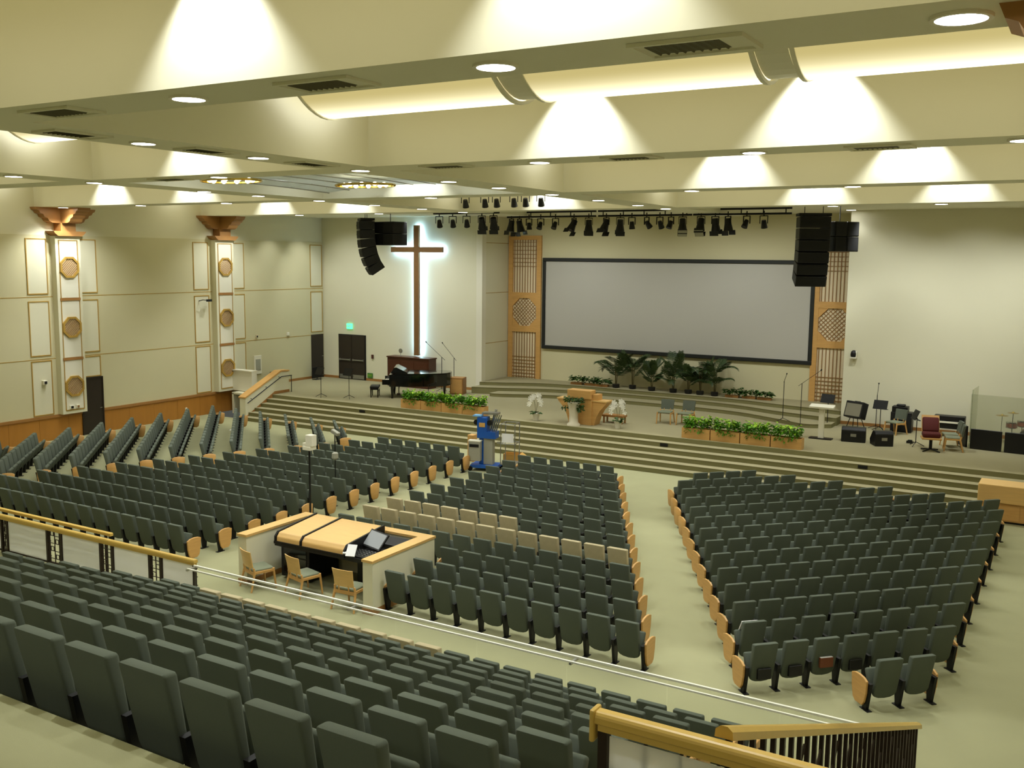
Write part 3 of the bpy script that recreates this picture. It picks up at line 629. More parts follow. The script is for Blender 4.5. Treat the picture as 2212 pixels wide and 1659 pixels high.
def palm(x, y, h, lab, n=15):
    t = thing('potted_palm', lab, 'palm', (x, y, UP), 0, group='palms below the projection screen')
    MB().lathe([(.12, 0), (.15, .02), (.16, .16), (.14, .17)], 12).b('pot', 'black', t)
    for s_ in range(3):
        a = s_*2.1; MB().tube([(.03*math.cos(a), .03*math.sin(a), .15), (.08*math.cos(a), .08*math.sin(a), h*.62)], [.02, .012], 5).b('stem', 'trunk', t)
    for k in range(n):
        a = 2*PI*k/n+random.uniform(-.3, .3); L = h*random.uniform(.42, .6); up = random.uniform(.45, 1.4); z0 = h*random.uniform(.22, .62); mb = MB(); pts = []
        for i in range(9):
            s_ = i/8; rr = L*math.sin(min(1.5, s_*1.25))*math.cos(up*.8)+.06; zz = z0 + L*(math.sin(up)*s_*1.1 - .55*s_*s_*(1.3-up*.6)); pts.append(Vector((rr*math.cos(a), rr*math.sin(a), zz)))
        mb.tube(pts, [.008]*9, 4); tv = Vector((-math.sin(a), math.cos(a), 0))
        for i in range(1, 9):
            p = pts[i]; d = (pts[i]-pts[i-1]).normalized(); l = L*.42*(1-abs(i/8-.45)*.9)
            for s_ in (-1, 1):
                for sub in (0, .5):
                    q = p-d*sub*L/9; e = q + tv*s_*l*.8 + d*l*.65 - Vector((0, 0, l*.28)); wv = d*.018
                    mb.add([q-wv, q+wv, q*.4+e*.6+wv*1.2, e, q*.4+e*.6-wv*1.2], [(0, 1, 2, 3, 4)])
        mb.v = [(q[0], max(-.75, min(.66, q[1]*.62)), q[2]) for q in mb.v]; mb.b('frond', 'palm_leaf', t)
for i, (x, y, h) in enumerate(((-18.07, 39.45, 1.75), (-17.3, 39.5, 1.62), (-16.36, 39.4, 1.25), (-15.38, 39.4, 1.65), (-14.72, 39.45, 1.2), (-14.18, 39.4, 1.58), (-13.55, 39.4, 1.6))):
    palm(x, y, h*1.12, 'dark green potted palm, %s from the left below the screen' % ORD[i+1])
for i, (x, y) in enumerate(((-20.0, 39.5), (-19.3, 39.5), (-18.72, 39.45), (-12.8, 39.45), (-12.1, 39.5), (-11.45, 39.45))):
    lab = 'low leafy pot plant, %s of three %s the palms' % (ORD[i % 3+1], 'left of' if i < 3 else 'right of')
    t = thing('pot_plant', lab, 'plant', (x, y, UP), group='low pot plants on the platform'); MB().box(-.28, .28, -.12, .12, 0, .1).b('tray', 'oak_dark', t)
    leaf_blob(MB(), 90, 0, 0, .2, .32, .2, .16, .16).b('foliage', 'dark_leaf', t)
    for s_ in range(3): MB().tube([(.1*s_-.1, 0, .1), (.16*s_-.16, 0, .34)], .01, 4).b('stem', 'trunk', t)
def orchid(x, y, lab):
    t = thing('orchid', lab, 'plant', (x, y, ST), group='white orchids beside the pulpit')
    MB().lathe([(.095, 0), (.14, .25), (.145, .26), (.125, .26), (.11, .2)], 14).b('pot', 'pot_white', t, smooth=True); leaf_blob(MB(), 14, 0, 0, .28, .12, .1, .05, .2).b('leaves', 'dark_leaf', t)
    for s_, top in ((-1, .9), (1, .98)):
        pts = [(0, 0, .25), (.05*s_, 0, .6), (.12*s_, 0, top), (.26*s_, -.05, top-.06), (.3*s_, -.06, top-.32)]; MB().tube(pts, .008, 5).b('stem', 'trunk', t); mb = MB()
        for i in range(9):
            f = i/8; c = Vector((.1*s_+.16*s_*f+random.uniform(-.05, .05), -.05+random.uniform(-.04, .04), top-.36*f*f+random.uniform(-.04, .06))); r = .078
            for k in range(5): a = 2*PI*k/5; mb.add([c, c+Vector((r*math.cos(a-.45), -.015, r*math.sin(a-.45))), c+Vector((1.35*r*math.cos(a), -.02, 1.35*r*math.sin(a))), c+Vector((r*math.cos(a+.45), -.015, r*math.sin(a+.45)))], [(0, 1, 2, 3)])
        mb.b('blossoms', 'petal', t)
orchid(-18.0, 32.16, 'white orchid in a white pot left of the pulpit'); orchid(-14.68, 32.3, 'white orchid in a white pot right of the pulpit')
# ---------------------------------------------------------------- pulpit and things round it
t = thing('pulpit', 'flared wooden pulpit at the centre of the stage edge', 'pulpit', (-16.1, 32.55, ST))
MB().prism([(-.52, 0), (.36, 0), (.36, 1.0), (-.52, 1.0)], 'y', -.28, .22).b('centre_panel', 'wood', t, bevel=.01)
MB().prism([(-.62, .96), (.34, .96), (.34, 1.28), (-.62, 1.28)], 'y', -.34, .1).b('book_rest', 'wood', t, bevel=.02)
for s_ in (-1, 1):
    P = [(.38, 0), (.52, 0), (.60, .3), (.74, .56), (.98, .82), (1.0, .88), (.38, .88)]
    MB().prism([(s_*x-.07, z) for x, z in P], 'y', -.22, .25).b('wing', 'wood', t); MB().prism([(s_*x-.07, z) for x, z in ((.34, .88), (1.02, .88), (1.02, .93), (.34, .93))], 'y', -.25, .28).b('wing_top', 'wood_x', t)
MB().box(.36, .56, -.2, .2, .93, 1.14).b('shelf_box', 'wood', t)
t = thing('flower_pedestal', 'pale stone vase of trailing vines before the pulpit', 'vase', (-16.3, 31.95, ST))
MB().lathe([(.24, 0), (.24, .06), (.17, .12), (.16, .4), (.2, .7), (.24, .84), (.2, .84), (.16, .7)], 16).b('vase', 'stone', t, smooth=True); mb = leaf_blob(MB(), 150, 0, 0, .9, .32, .28, .14, .12); leaf_blob(mb, 50, .3, -.05, .62, .08, .08, .2, .1, 1.5); leaf_blob(mb, 25, -.34, -.05, .6, .1, .08, .12, .09, 1.5); mb.b('vines', 'dark_leaf', t)
t = thing('low_table', 'small low wooden table behind the right orchid', 'table', (-15.28, 33.3, ST)); MB().box(-.42, .42, -.2, .2, .24, .31).b('tabletop', 'oak_dark', t)
for a in (-.36, .36):
    for b_ in (-.15, .15): MB().box(a-.025, a+.025, b_-.025, b_+.025, 0, .24).b('leg', 'oak_dark', t)
def wood_chair(x, y, z, rz, lab, name='wooden_chair', back='wood_x', seat='seat_green', group=None, uph=False):
    t = thing(name, lab, 'chair', (x, y, z), rz, group); 
    MB().box(-.24, .24, -.21, .24, .40, .46).b('seat', seat, t, smooth=True, bevel=.02)
    mb = MB(); n = 8
    for i in range(n+1):
        u = -1+2*i/n
        for zz, yy in ((.50, -.22), (.66, -.245), (.86, -.285)): mb.v.append((u*(.235 if zz < .8 else .25), yy-.035*(1-u*u)-.0, zz)); mb.v.append((u*(.235 if zz < .8 else .25), yy-.035*(1-u*u)-(.05 if uph else .018), zz))
    for i in range(n):
        a, b_ = 6*i, 6*(i+1)
        for r_ in (0, 2): mb.f += [(a+r_, b_+r_, b_+r_+2, a+r_+2), (a+r_+1, a+r_+3, b_+r_+3, b_+r_+1)]
        mb.f += [(a, a+1, b_+1, b_), (a+4, b_+4, b_+5, a+5)]
    mb.f += [(0, 2, 3, 1), (2, 4, 5, 3), (6*n, 6*n+1, 6*n+3, 6*n+2), (6*n+2, 6*n+3, 6*n+5, 6*n+4)]
    mb.b('backrest', back, t, smooth=True)
    for s_ in (-1, 1):
        MB().tube([(s_*.25, .22, .44), (s_*.265, .27, 0)], [.028, .02], 6).b('leg', 'wood', t); MB().tube([(s_*.24, -.22, .50), (s_*.25, -.2, .40), (s_*.28, -.30, 0)], [.022, .028, .02], 6).b('leg', 'wood', t)
        MB().box(s_*.25-.02, s_*.25+.02, -.2, .22, .37, .42).b('side_rail', 'wood', t)
    MB().box(-.23, .23, -.22, -.18, .33, .40).b('back_rail', 'wood', t); [MB().tube([(q, -.24, .4), (q, -.26, .54)], .015, 5).b('back_post', 'wood', t) for q in (-.12, .12)]
    return t
wood_chair(-13.66, 34.3, ST, PI+.12, 'left of two green-backed wooden chairs on the stage', 'stage_chair', 'sage', 'seat_green', 'green chairs on the stage', True)
wood_chair(-12.9, 34.4, ST, PI-.05, 'right of two green-backed wooden chairs on the stage', 'stage_chair', 'sage', 'seat_green', 'green chairs on the stage', True)
# ---------------------------------------------------------------- piano, organ, stands at left
A = math.radians(33); t = thing('grand_piano', 'black grand piano on the left of the stage', 'piano', (-26.45, 34.2, ST), A)
OUT = [(0, -.75), (1.0, -.75)] + [(1.0+1.55*math.sin(a), -.75+.0*a + .55*(1-math.cos(a))) for a in (.25, .5, .75, 1.0, 1.25)] + [(2.62, -.12), (2.68, .2), (2.62, .5), (2.45, .66), (2.2, .74), (0, .75)]
MB().prism(OUT, 'z', .52, 1.04).b('body', 'black_gloss', t, bevel=.01, seg=1); MB().prism([(x*1.0+.0, y) for x, y in [(.28, -.77)]+OUT[1:-1]+[(.28, .77)]], 'z', 1.045, 1.085).b('lid', 'black_gloss', t)
MB().box(-.3, .02, -.72, .72, .60, .68).b('key_bed', 'black_gloss', t); MB().box(-.26, -.06, -.62, .62, .68, .70).b('keys', 'white', t); MB().box(-.3, .0, -.75, -.68, .62, .82).box(-.3, 0, .68, .75, .62, .82).b('key_cheeks', 'black_gloss', t)
mb = MB(); mb.prism([(.05, 1.08), (.2, 1.32), (.3, 1.34), (.75, 1.12), (.8, 1.08)], 'y', -.6, .7); mb.b('music_desk', 'black_gloss', t)
for x, y in ((.12, -.62), (.12, .62), (2.35, .3)): MB().tube([(x, y, .62), (x, y, .3), (x, y, .06), (x, y, 0)], [.085, .06, .04, .05], 8).b('leg', 'black_gloss', t)
MB().box(.35, .39, -.1, .1, .08, .62).box(.28, .42, -.14, .14, .06, .12).b('pedal_lyre', 'black_gloss', t)
t = thing('piano_bench', 'black padded bench at the grand piano keyboard', 'bench', (-26.95, 33.75, ST), A); MB().box(-.19, .19, -.38, .38, .4, .5).b('cushion', 'black', t, smooth=True, bevel=.02); MB().box(-.18, .18, -.36, .36, .34, .4).b('apron', 'black_gloss', t)
for a in (-.15, .15):
    for b_ in (-.32, .32): MB().tube([(a, b_, .36), (a, b_, 0)], [.035, .022], 6).b('leg', 'black_gloss', t)
t = thing('organ_console', 'dark brown wooden organ console under the cross', 'organ', (-27.6, 37.3, ST)); MB().box(-1.2, 1.2, -.3, .3, 0, 1.36).b('case', 'walnut', t, bevel=.015); MB().box(-1.23, 1.23, -.34, .32, 1.36, 1.42).b('top', 'walnut', t, bevel=.01)
for a in (-.78, 0, .78): MB().box(a-.34, a+.34, -.315, -.3, .2, 1.2).b('front_panel', 'walnut', t)
t = thing('round_mirror', 'small round mirror on a stand atop the organ', 'mirror', (-28.2, 37.25, ST+1.42)); MB().tube([(0, 0, 0), (0, 0, .14)], .012).lathe([(.06, 0), (.06, .015)], 10).b('stand', 'steel', t); MB().lathe([(.11, -.012), (.11, .012)], 16, (0, 0, .25), 'y').b('disc', 'steel', t)
t = thing('wooden_box', 'brown wooden cube box beside the platform steps', 'box', (-24.5, 36.6, ST), .3); MB().box(-.3, .3, -.3, .3, 0, .74).b('body', 'oak_dark', t, bevel=.01); MB().box(-.26, .26, -.312, -.3, .06, .68).b('front_panel', 'wood', t)
def mic_stand(x, y, z, h, boom, lab, mic=True):
    t = thing('microphone_stand', lab, 'stand', (x, y, z), random.uniform(0, 1), group='microphone stands'); 
    for k in range(3): a = 2*PI*k/3; MB().tube([(0, 0, .12), (.28*math.cos(a), .28*math.sin(a), .01)], .011, 5).b('leg', 'black_metal', t)
    MB().tube([(0, 0, .1), (0, 0, h)], .013, 6).b('pole', 'black_metal', t); rz = t.rotation_euler.z
    c, s_ = math.cos(-rz), math.sin(-rz); bx, by, bz = boom; e = (c*bx-s_*by, s_*bx+c*by, h+bz)
    MB().tube([(-.2*e[0], -.2*e[1], h-.2*bz), e], .009, 6).b('boom', 'black_metal', t); MB().tube([e, (e[0]*1.06, e[1]*1.06, e[2]+.05)], [.02, .026], 8).b('microphone', 'black', t)
mic_stand(-25.6, 36.9, ST, 1.55, (-.85, 0, .62), 'left of two tall boom microphone stands behind the piano'); mic_stand(-25.0, 37.0, ST, 1.55, (-.62, 0, .62), 'right of two tall boom microphone stands behind the piano')
mic_stand(-9.86, 36.4, ST+.15, 1.5, (.08, 0, .25), 'straight microphone stand on the steps left of its neighbour'); mic_stand(-9.18, 36.3, ST+.0, 1.62, (.62, .1, .5), 'boom microphone stand at the right end of platform steps')
mic_stand(-24.0, 33.6, ST, .75, (.3, .1, .1), 'short microphone stand between the piano and the planters')
def music_stand(x, y, z, rz, lab, h=1.05, m='black_metal'):
    t = thing('music_stand', lab, 'stand', (x, y, z), rz, group='music stands')
    for k in range(3): a = 2*PI*k/3+.4; MB().tube([(0, 0, .15), (.27*math.cos(a), .27*math.sin(a), .01)], .011, 5).b('leg', m, t)
    MB().tube([(0, 0, .1), (0, 0, h)], .014, 6).b('pole', m, t); MB().xbox(Matrix.Translation((0, .06, h+.1)) @ Matrix.Rotation(math.radians(25), 4, 'X'), .5, .015, .34).xbox(Matrix.Translation((0, -.02, h-.06)), .5, .07, .015).b('desk', m, t)
music_stand(-28.76, 32.3, ST, 2.9, 'black music stand in front of the left corner door'); music_stand(-27.49, 32.65, ST, 3.0, 'black music stand in front of the double doors')
music_stand(-8.37, 37.0, ST, 3.0, 'black music stand behind the white keyboard stand', .95); music_stand(-6.55, 37.2, ST, 3.0, 'black music stand between the two amplifiers', .85)
mic_stand(-6.75, 37.5, ST, 1.25, (.03, 0, .4), 'thin microphone stand beside the guitar amplifier')
# ---------------------------------------------------------------- stair wall and white cabinet at left
t = thing('stair_wall', 'sloping cream side wall of the stage steps with wooden cap', 'stair wall', (-31.22, 30.1, 0))
W = [(0, 0), (1.6, 0), (1.6, .9), (2.65, .92), (2.65, 1.84), (2.15, 1.86), (0, .92)]; MB().prism(W, 'x', -.17, .17).b('wall', 'wall', t); MB().prism([(-.04, .92), (2.15, 1.87), (2.67, 1.85), (2.67, 1.91), (2.13, 1.93), (-.04, .98)], 'x', -.2, .2).b('cap', 'wood', t)
MB().prism([(0, 0), (.35, 0), (2.0, .92), (2.65, .92), (2.65, 1.04), (1.75, 1.04), (.0, .14)], 'x', .17, .19).b('skirting', 'oak_dark', t); MB().tube([(.25, .05, .72), (.25, 2.1, 1.66), (.25, 2.75, 1.66)], .02, 8).b('handrail', 'black_metal', t)
for y in (.3, 1.2, 2.0): MB().tube([(.17, y, .74+.46*y), (.25, y, .74+.455*y)], .012, 5).b('bracket', 'black_metal', t)
MB().tube([(.25, 2.72, .92), (.25, 2.72, 1.66)], .018, 6).b('rail_post', 'black_metal', t)
t = thing('white_cabinet', 'white cabinet with open front behind the stair wall', 'cabinet', (-32.6, 31.55, 0)); MB().box(-.65, .55, -.06, .25, .96, 1.85).b('upper_box', 'white', t, bevel=.01); MB().box(-.66, .56, -.1, .28, 1.85, 1.9).b('top', 'white', t)
MB().box(-.3, -.2, -.45, .2, 0, .9).box(.38, .48, -.45, .2, 0, .9).box(-.3, .48, -.45, .2, .86, .94).b('desk', 'wall', t); MB().box(-.2, .38, .1, .15, 0, .86).b('back', 'black', t)
t = thing('green_case', 'dark green case standing behind the stair wall', 'case', (-32.9, 33.95, ST)); MB().box(-.2, .2, -.3, .3, 0, .68).b('body', mat('green_case', (52, 66, 54), .6), t, bevel=.02); MB().box(.2, .21, -.2, .2, .2, .5).b('panel', 'black', t)
t = thing('cloth_screen', 'black cloth-covered panel before the corner door', 'panel', (-33.1, 36.9, ST)); MB().box(-.03, .03, -.35, .35, .1, .62).b('board', 'black', t, bevel=.01); MB().tube([(0, 0, 0), (0, 0, .1)], .02).box(-.15, .15, -.2, .2, 0, .02).b('foot', 'black', t)
# ---------------------------------------------------------------- musicians' corner at right
t = thing('keyboard_stand', 'white slim stand with slanted white top before steps', 'stand', (-7.95, 34.3, ST)); MB().xbox(Matrix.Translation((0, 0, 1.12)) @ Matrix.Rotation(.18, 4, 'X'), .82, .34, .07).b('top', 'white', t, bevel=.01); MB().box(-.09, .09, -.05, .05, .03, 1.08).b('post', 'white', t); MB().box(-.38, .38, -.16, .16, 0, .035).b('base', 'black', t)
def wedge(x, y, rz, lab, w_=.78):
    t = thing('floor_monitor', lab, 'loudspeaker', (x, y, ST), rz, group='floor monitors'); MB().prism([(-.28, 0), (.25, 0), (.3, .18), (.02, .5), (-.2, .5), (-.28, .4)], 'x', -w_/2, w_/2).b('cabinet', 'black', t, bevel=.015, seg=1)
    MB().xbox(Matrix.Translation((0, .168, .345)) @ Matrix.Rotation(math.radians(-41), 4, 'X'), w_-.08, .39, .012).b('grille', 'speaker_cloth', t); MB().xbox(Matrix.Translation((0, -.285, .24)), .18, .012, .1).b('jack_plate', 'steel', t)
wedge(-6.9, 34.5, .15, 'black wedge floor monitor with a silver plate, left one'); wedge(-5.95, 34.25, .5, 'black wedge floor monitor, right one near the chair', .6)
t = thing('guitar_amplifier', 'grey-fronted combo amplifier tilted on a small stand', 'amplifier', (-7.4, 37.15, ST), -.4); T = Matrix.Translation((0, 0, .68)) @ Matrix.Rotation(-.3, 4, 'X'); MB().xbox(T, .72, .34, .6).b('cabinet', 'black', t, bevel=.02); MB().xbox(T @ Matrix.Translation((0, -.175, -.02)), .62, .012, .46).b('grille_cloth', 'amp_cloth', t); MB().xbox(T @ Matrix.Translation((0, 0, .32)), .22, .05, .03).b('handle', 'black', t)
for a in (-.25, .25): MB().tube([(a*.6, -.1, .42), (a, -.2, 0)], .014).b('leg', 'black_metal', t); MB().tube([(a*.6, .1, .42), (a, .22, 0)], .014).b('leg', 'black_metal', t)
t = thing('bass_amplifier', 'tall black amplifier stack behind a green chair', 'amplifier', (-5.85, 37.45, ST)); MB().box(-.36, .36, -.22, .22, 0, .72).b('cabinet', 'black', t, bevel=.02); MB().box(-.32, .32, -.23, -.22, .06, .66).b('grille_cloth', 'speaker_cloth', t); MB().box(-.33, .2, -.2, .2, .72, .92).b('head', 'black', t, bevel=.015); MB().box(-.2, .1, -.12, .1, .92, .99).b('bag', 'black', t, smooth=True, bevel=.03)
wood_chair(-5.95, 36.75, ST, 2.6, 'green upholstered wooden chair before the black amplifier stack', 'green_chair', 'sage', 'seat_green', None, True)
wood_chair(-3.95, 35.2, ST, 1.9, 'rear of two green chairs left of the drum shield', 'green_chair', 'sage', 'seat_green', 'green chairs by the drum shield', True)
wood_chair(-3.8, 34.55, ST, 1.75, 'front of two green chairs left of the drum shield', 'green_chair', 'sage', 'seat_green', 'green chairs by the drum shield', True)
t = thing('swivel_chair', 'maroon cushioned wooden chair on a black pedestal', 'chair', (-4.4, 34.05, ST), .25)
MB().box(-.3, .3, -.26, .26, .40, .46).b('seat_frame', 'wood', t, bevel=.015); MB().box(-.27, .27, -.22, .24, .46, .62).b('seat_cushion', 'maroon', t, smooth=True, bevel=.05); MB().xbox(Matrix.Translation((0, .3, .82)) @ Matrix.Rotation(-.5, 4, 'X'), .5, .14, .5).b('back_cushion', 'maroon', t, smooth=True, bevel=.05); MB().xbox(Matrix.Translation((0, .38, .85)) @ Matrix.Rotation(-.5, 4, 'X'), .54, .03, .56).b('back_frame', 'wood', t)
MB().tube([(0, 0, .4), (0, 0, .06)], .05, 8).b('pedestal', 'black_metal', t)
for k in range(4): a = PI/4+k*PI/2; MB().tube([(0, 0, .07), (.36*math.cos(a), .36*math.sin(a), .02)], .022, 6).b('foot', 'black_metal', t)
music_stand(-4.95, 34.7, ST, 2.0, 'black music stand beside the maroon chair', .95)
t = thing('digital_piano', 'low black keyboard case behind the maroon chair', 'keyboard', (-4.25, 37.3, ST)); MB().box(-.5, .5, -.2, .2, .3, .74).b('case', 'black', t, bevel=.015); MB().box(-.46, .46, -.24, -.2, .5, .56).b('keys', 'white', t)
for a in (-.44, .44): MB().box(a-.03, a+.03, -.18, .18, 0, .3).b('side_leg', 'black', t)
# drum shield: hinged clear panels round a drum kit
t = thing('drum_shield', 'clear acrylic drum shield with hinged panels at far right', 'screen', (-3.4, 35.3, ST)); P = [(-.05, 2.55), (-.1, 1.25), (0, 0), (1.02, -.12), (2.05, -.2), (3.1, -.2), (4.05, -.1)]
for i in range(6):
    (xa, ya), (xb, yb) = P[i], P[i+1]; mid = Vector(((xa+xb)/2, (ya+yb)/2, .9)); L = math.hypot(xb-xa, yb-ya); an = math.atan2(yb-ya, xb-xa)
    MB().xbox(Matrix.Translation(mid) @ Matrix.Rotation(an, 4, 'Z'), L-.04, .012, 1.8).b('pane', 'acrylic', t); MB().xbox(Matrix.Translation((xb, yb, .9)), .035, .035, 1.8).b('hinge', 'acrylic', t)
    if i >= 2: MB().xbox(Matrix.Translation((mid.x, mid.y-.06, .34)) @ Matrix.Rotation(an, 4, 'Z'), L-.08, .05, .66).b('absorber_panel', 'black', t, bevel=.01, seg=1)
MB().xbox(Matrix.Translation((-.25, .4, .36)) @ Matrix.Rotation(.5, 4, 'Z'), .06, .7, .7).b('absorber_panel', 'black', t)
t = thing('drum_kit', 'drum kit with cymbals behind the clear shield', 'drums', (-1.75, 37.0, ST))
MB().lathe([(.28, -.2), (.28, .2)], 18, (0, -.1, .3), 'y').b('bass_drum', 'drum', t, smooth=True); MB().lathe([(.29, -.215), (.29, -.19)], 18, (0, -.1, .3), 'y').lathe([(.29, .19), (.29, .215)], 18, (0, -.1, .3), 'y').b('hoop', 'chrome', t)
for x, y, z, r in ((-.22, -.1, .62, .15), (.16, -.1, .62, .16), (.55, .2, .34, .2), (-.55, .25, .5, .18)): MB().lathe([(r, 0), (r, .2)], 16, (x, y, z)).b('tom', 'drum', t, smooth=True); MB().lathe([(r+.008, .17), (r+.008, .21)], 16, (x, y, z)).lathe([(r+.008, 0), (r+.008, .03)], 16, (x, y, z)).b('rim', 'chrome', t); MB().tube([(x, y, z), (x*.9, y+.05, 0)], .013).b('stand', 'chrome', t)
for x, y, z, r in ((-.85, .1, .92, .2), (.75, -.1, 1.02, .22), (-.5, -.25, 1.08, .18)): MB().lathe([(r, 0), (.05, .02), (.02, .05)], 18, (x, y, z)).b('cymbal', 'cymbal', t); MB().tube([(x, y, 0), (x, y, z)], .012).b('cymbal_stand', 'chrome', t)
t = thing('drum_amplifier', 'brown-black amplifier beside the drum kit', 'amplifier', (-.75, 36.6, ST)); MB().box(-.3, .3, -.2, .2, 0, .78).b('cabinet', 'walnut', t, bevel=.015); MB().box(-.26, .26, -.21, -.2, .06, .7).b('grille_cloth', 'speaker_cloth', t)
t = thing('guitar_pedal', 'small black pedal on the stage floor by right monitor', 'pedal', (-5.2, 35.2, ST)); MB().prism([(-.12, 0), (.12, 0), (.12, .05), (-.12, .09)], 'x', -.1, .1).b('case', 'black', t); MB().box(-.07, .07, -.06, .06, .08, .1).b('switch', 'black_metal', t)
def floor_box(x, k, lab):
    t = thing('floor_pocket', lab, 'socket box', (x, 29.9+k*TR, k*RISE), group='socket boxes in the stage steps'); MB().box(-.14, .14, -.03, 0, .03, RISE-.03).b('cover', 'black', t); MB().box(-.09, .09, -.035, -.03, .06, RISE-.06).b('flap', 'black_metal', t)
floor_box(-25.7, 4, 'dark socket box in the steps below the piano'); floor_box(-12.5, 4, 'dark socket box in the steps below the right planters'); floor_box(-5.95, 4, 'dark socket box in the steps below the floor monitors')
t = thing('oak_cabinet', 'long oak cabinet with overhanging top at the steps right end', 'cabinet', (-2.5, 29.1, 0)); MB().box(.12, 3.1, .08, .72, .06, .56).b('body', 'wood', t, bevel=.01); MB().box(.0, 3.15, 0, .8, .56, 1.05).b('top', 'wood_x', t, bevel=.02)
for i in range(3): MB().box(.2+i*.95, 1.05+i*.95, .066, .08, .1, .54).b('door', 'wood', t)
MB().box(.2, 3.0, .14, .66, 0, .06).b('plinth', 'black', t)
# ---------------------------------------------------------------- sound booth
t = thing('sound_booth', 'low cream booth walls with wooden cap round sound desk', 'booth', (-13.66, 14.7, 0)); hw = 1.82
bw = MB().box(-hw, -hw+.24, 0, 2.1, 0, 1.05).b('side_wall', 'wall', t); MB().box(hw-.24, hw, 0, 2.1, 0, 1.05).b('side_wall', 'wall', t); MB().box(-hw+.24, hw-.24, 1.88, 2.1, 0, 1.05).b('rear_wall', 'wall', t)
for a, b_, c, d in ((-hw-.02, -hw+.26, -.02, 1.86), (hw-.26, hw+.02, -.02, 1.86), (-hw-.02, hw+.02, 1.86, 2.12)): MB().box(a, b_, c, d, 1.05, 1.1).b('cap', 'wood_x', t)
for a, b_, c, d in ((-hw-.015, -hw+.255, -.015, 2.1), (hw-.255, hw+.015, -.015, 2.1)): MB().box(a, b_, c, d, 0, .11).b('baseboard', 'oak_dark', t)
t = thing('mixing_desk', 'black mixing desk inside the booth under a roll-top', 'desk', (-13.66, 14.7, 0))
MB().box(-1.3, 1.56, .55, 1.86, .78, .86).b('desktop', 'black', t); MB().box(-1.3, -.5, .75, 1.7, .06, .78).b('rack', 'black', t)
for i in range(3): MB().box(-1.22, -.58, .735, .75, .12+i*.21, .30+i*.21).b('rack_unit', 'black_gloss', t)
MB().box(.45, 1.5, 1.2, 1.8, 0, .78).b('pedestal', 'black', t); MB().box(.62, 1.5, .6, 1.1, .86, .89).b('console', 'black', t)
kn = MB()
for i in range(9):
    for k in range(5): kn.box(.66+i*.085, .69+i*.085, .66+k*.08, .69+k*.08, .89, .905)
kn.b('knobs', 'steel', t); MB().xbox(Matrix.Translation((1.05, 1.62, .98)) @ Matrix.Rotation(.35, 4, 'X'), .95, .3, .02).b('slant_panel', 'black', t)
t = thing('roll_top', 'wide wooden roll-top cover over the mixing desk', 'cover', (-13.66, 14.7, .86)); PR = [(.55, 0), (.56, .12), (.64, .21), (1.86, .34), (1.86, 0)]
for a, b_ in ((-1.25, -.58), (-.53, .62)):
    MB().prism(PR, 'x', a, b_).b('lid', 'wood_x', t, bevel=.02)
for a in (-1.3, -.575, .625):
    MB().prism([(.53, -.02), (.54, .13), (.63, .225), (1.87, .36), (1.87, -.02)], 'x', a, a+.045).b('side_rib', 'black_metal', t)
MB().box(-1.3, .67, .52, .55, -.03, .03).b('front_rail', 'black_metal', t)
t = thing('monitor', 'grey flat monitor lying tilted in the booth', 'screen', (-12.75, 15.95, .9)); T = Matrix.Translation((0, 0, .17)) @ Matrix.Rotation(-.75, 4, 'X') @ Matrix.Rotation(.15, 4, 'Y'); MB().xbox(T, .5, .04, .4).b('bezel', 'black', t); MB().xbox(T @ Matrix.Translation((0, -.022, 0)), .45, .006, .34).b('panel', 'monitor', t); MB().box(-.06, .06, .02, .14, -.02, .1).b('stand', 'black', t)
t = thing('paper_sheet', 'white folded papers on the mixing desk', 'paper', (-12.85, 15.28, .9), .3); MB().xbox(Matrix.Translation((0, 0, .1)) @ Matrix.Rotation(-.7, 4, 'X'), .2, .02, .26).b('sheet', 'paper', t); MB().xbox(Matrix.Translation((-.12, .02, .04)), .12, .12, .03).b('sheet', 'paper', t)
wood_chair(-14.95, 14.75, 0, -.35, 'left wooden chair with green seat at the sound booth', group='wooden chairs at the sound booth')
wood_chair(-13.85, 14.95, 0, -.25, 'middle wooden chair with green seat at the sound booth', group='wooden chairs at the sound booth')
wood_chair(-12.5, 14.85, 0, .05, 'right wooden chair at the booth end wall', group='wooden chairs at the sound booth')
t = thing('camera_pole', 'tall black pole carrying a white video camera', 'camera pole', (-17.3, 18.95, 0))
MB().tube([(0, 0, 0), (0, 0, 2.02)], .028, 8).b('pole', 'black', t); MB().lathe([(.2, 0), (.2, .03), (.03, .06)], 16).b('base', 'black', t)
MB().box(-.13, .13, -.12, .12, 2.02, 2.12).b('mount', 'white', t, bevel=.01); MB().box(-.05, .17, -.1, .1, 2.12, 2.42).b('camera_head', 'white', t, bevel=.02); MB().box(-.16, -.04, -.08, .06, 2.09, 2.2).b('lens_block', 'white', t, bevel=.01); MB().box(-.165, -.155, -.05, .03, 2.1, 2.17).b('lens', 'black', t)
t = thing('lamp_stand', 'thin black stand with small grey lamp head in the seats', 'stand', (-18.5, 21.33, 0)); MB().tube([(0, 0, 0), (0, 0, 1.95)], .016, 6).b('pole', 'black', t)
for k in range(3): a = 2*PI*k/3; MB().tube([(0, 0, .3), (.3*math.cos(a), .3*math.sin(a), .01)], .012, 5).b('leg', 'black', t)
MB().xbox(Matrix.Translation((.02, 0, 2.0)) @ Matrix.Rotation(.4, 4, 'Y'), .26, .14, .1).b('lamp_head', 'grey_box', t, bevel=.02); MB().lathe([(.04, 1.2), (.1, 1.26), (.09, 1.4), (.02, 1.44)], 10).b('bracket', 'grey_box', t)
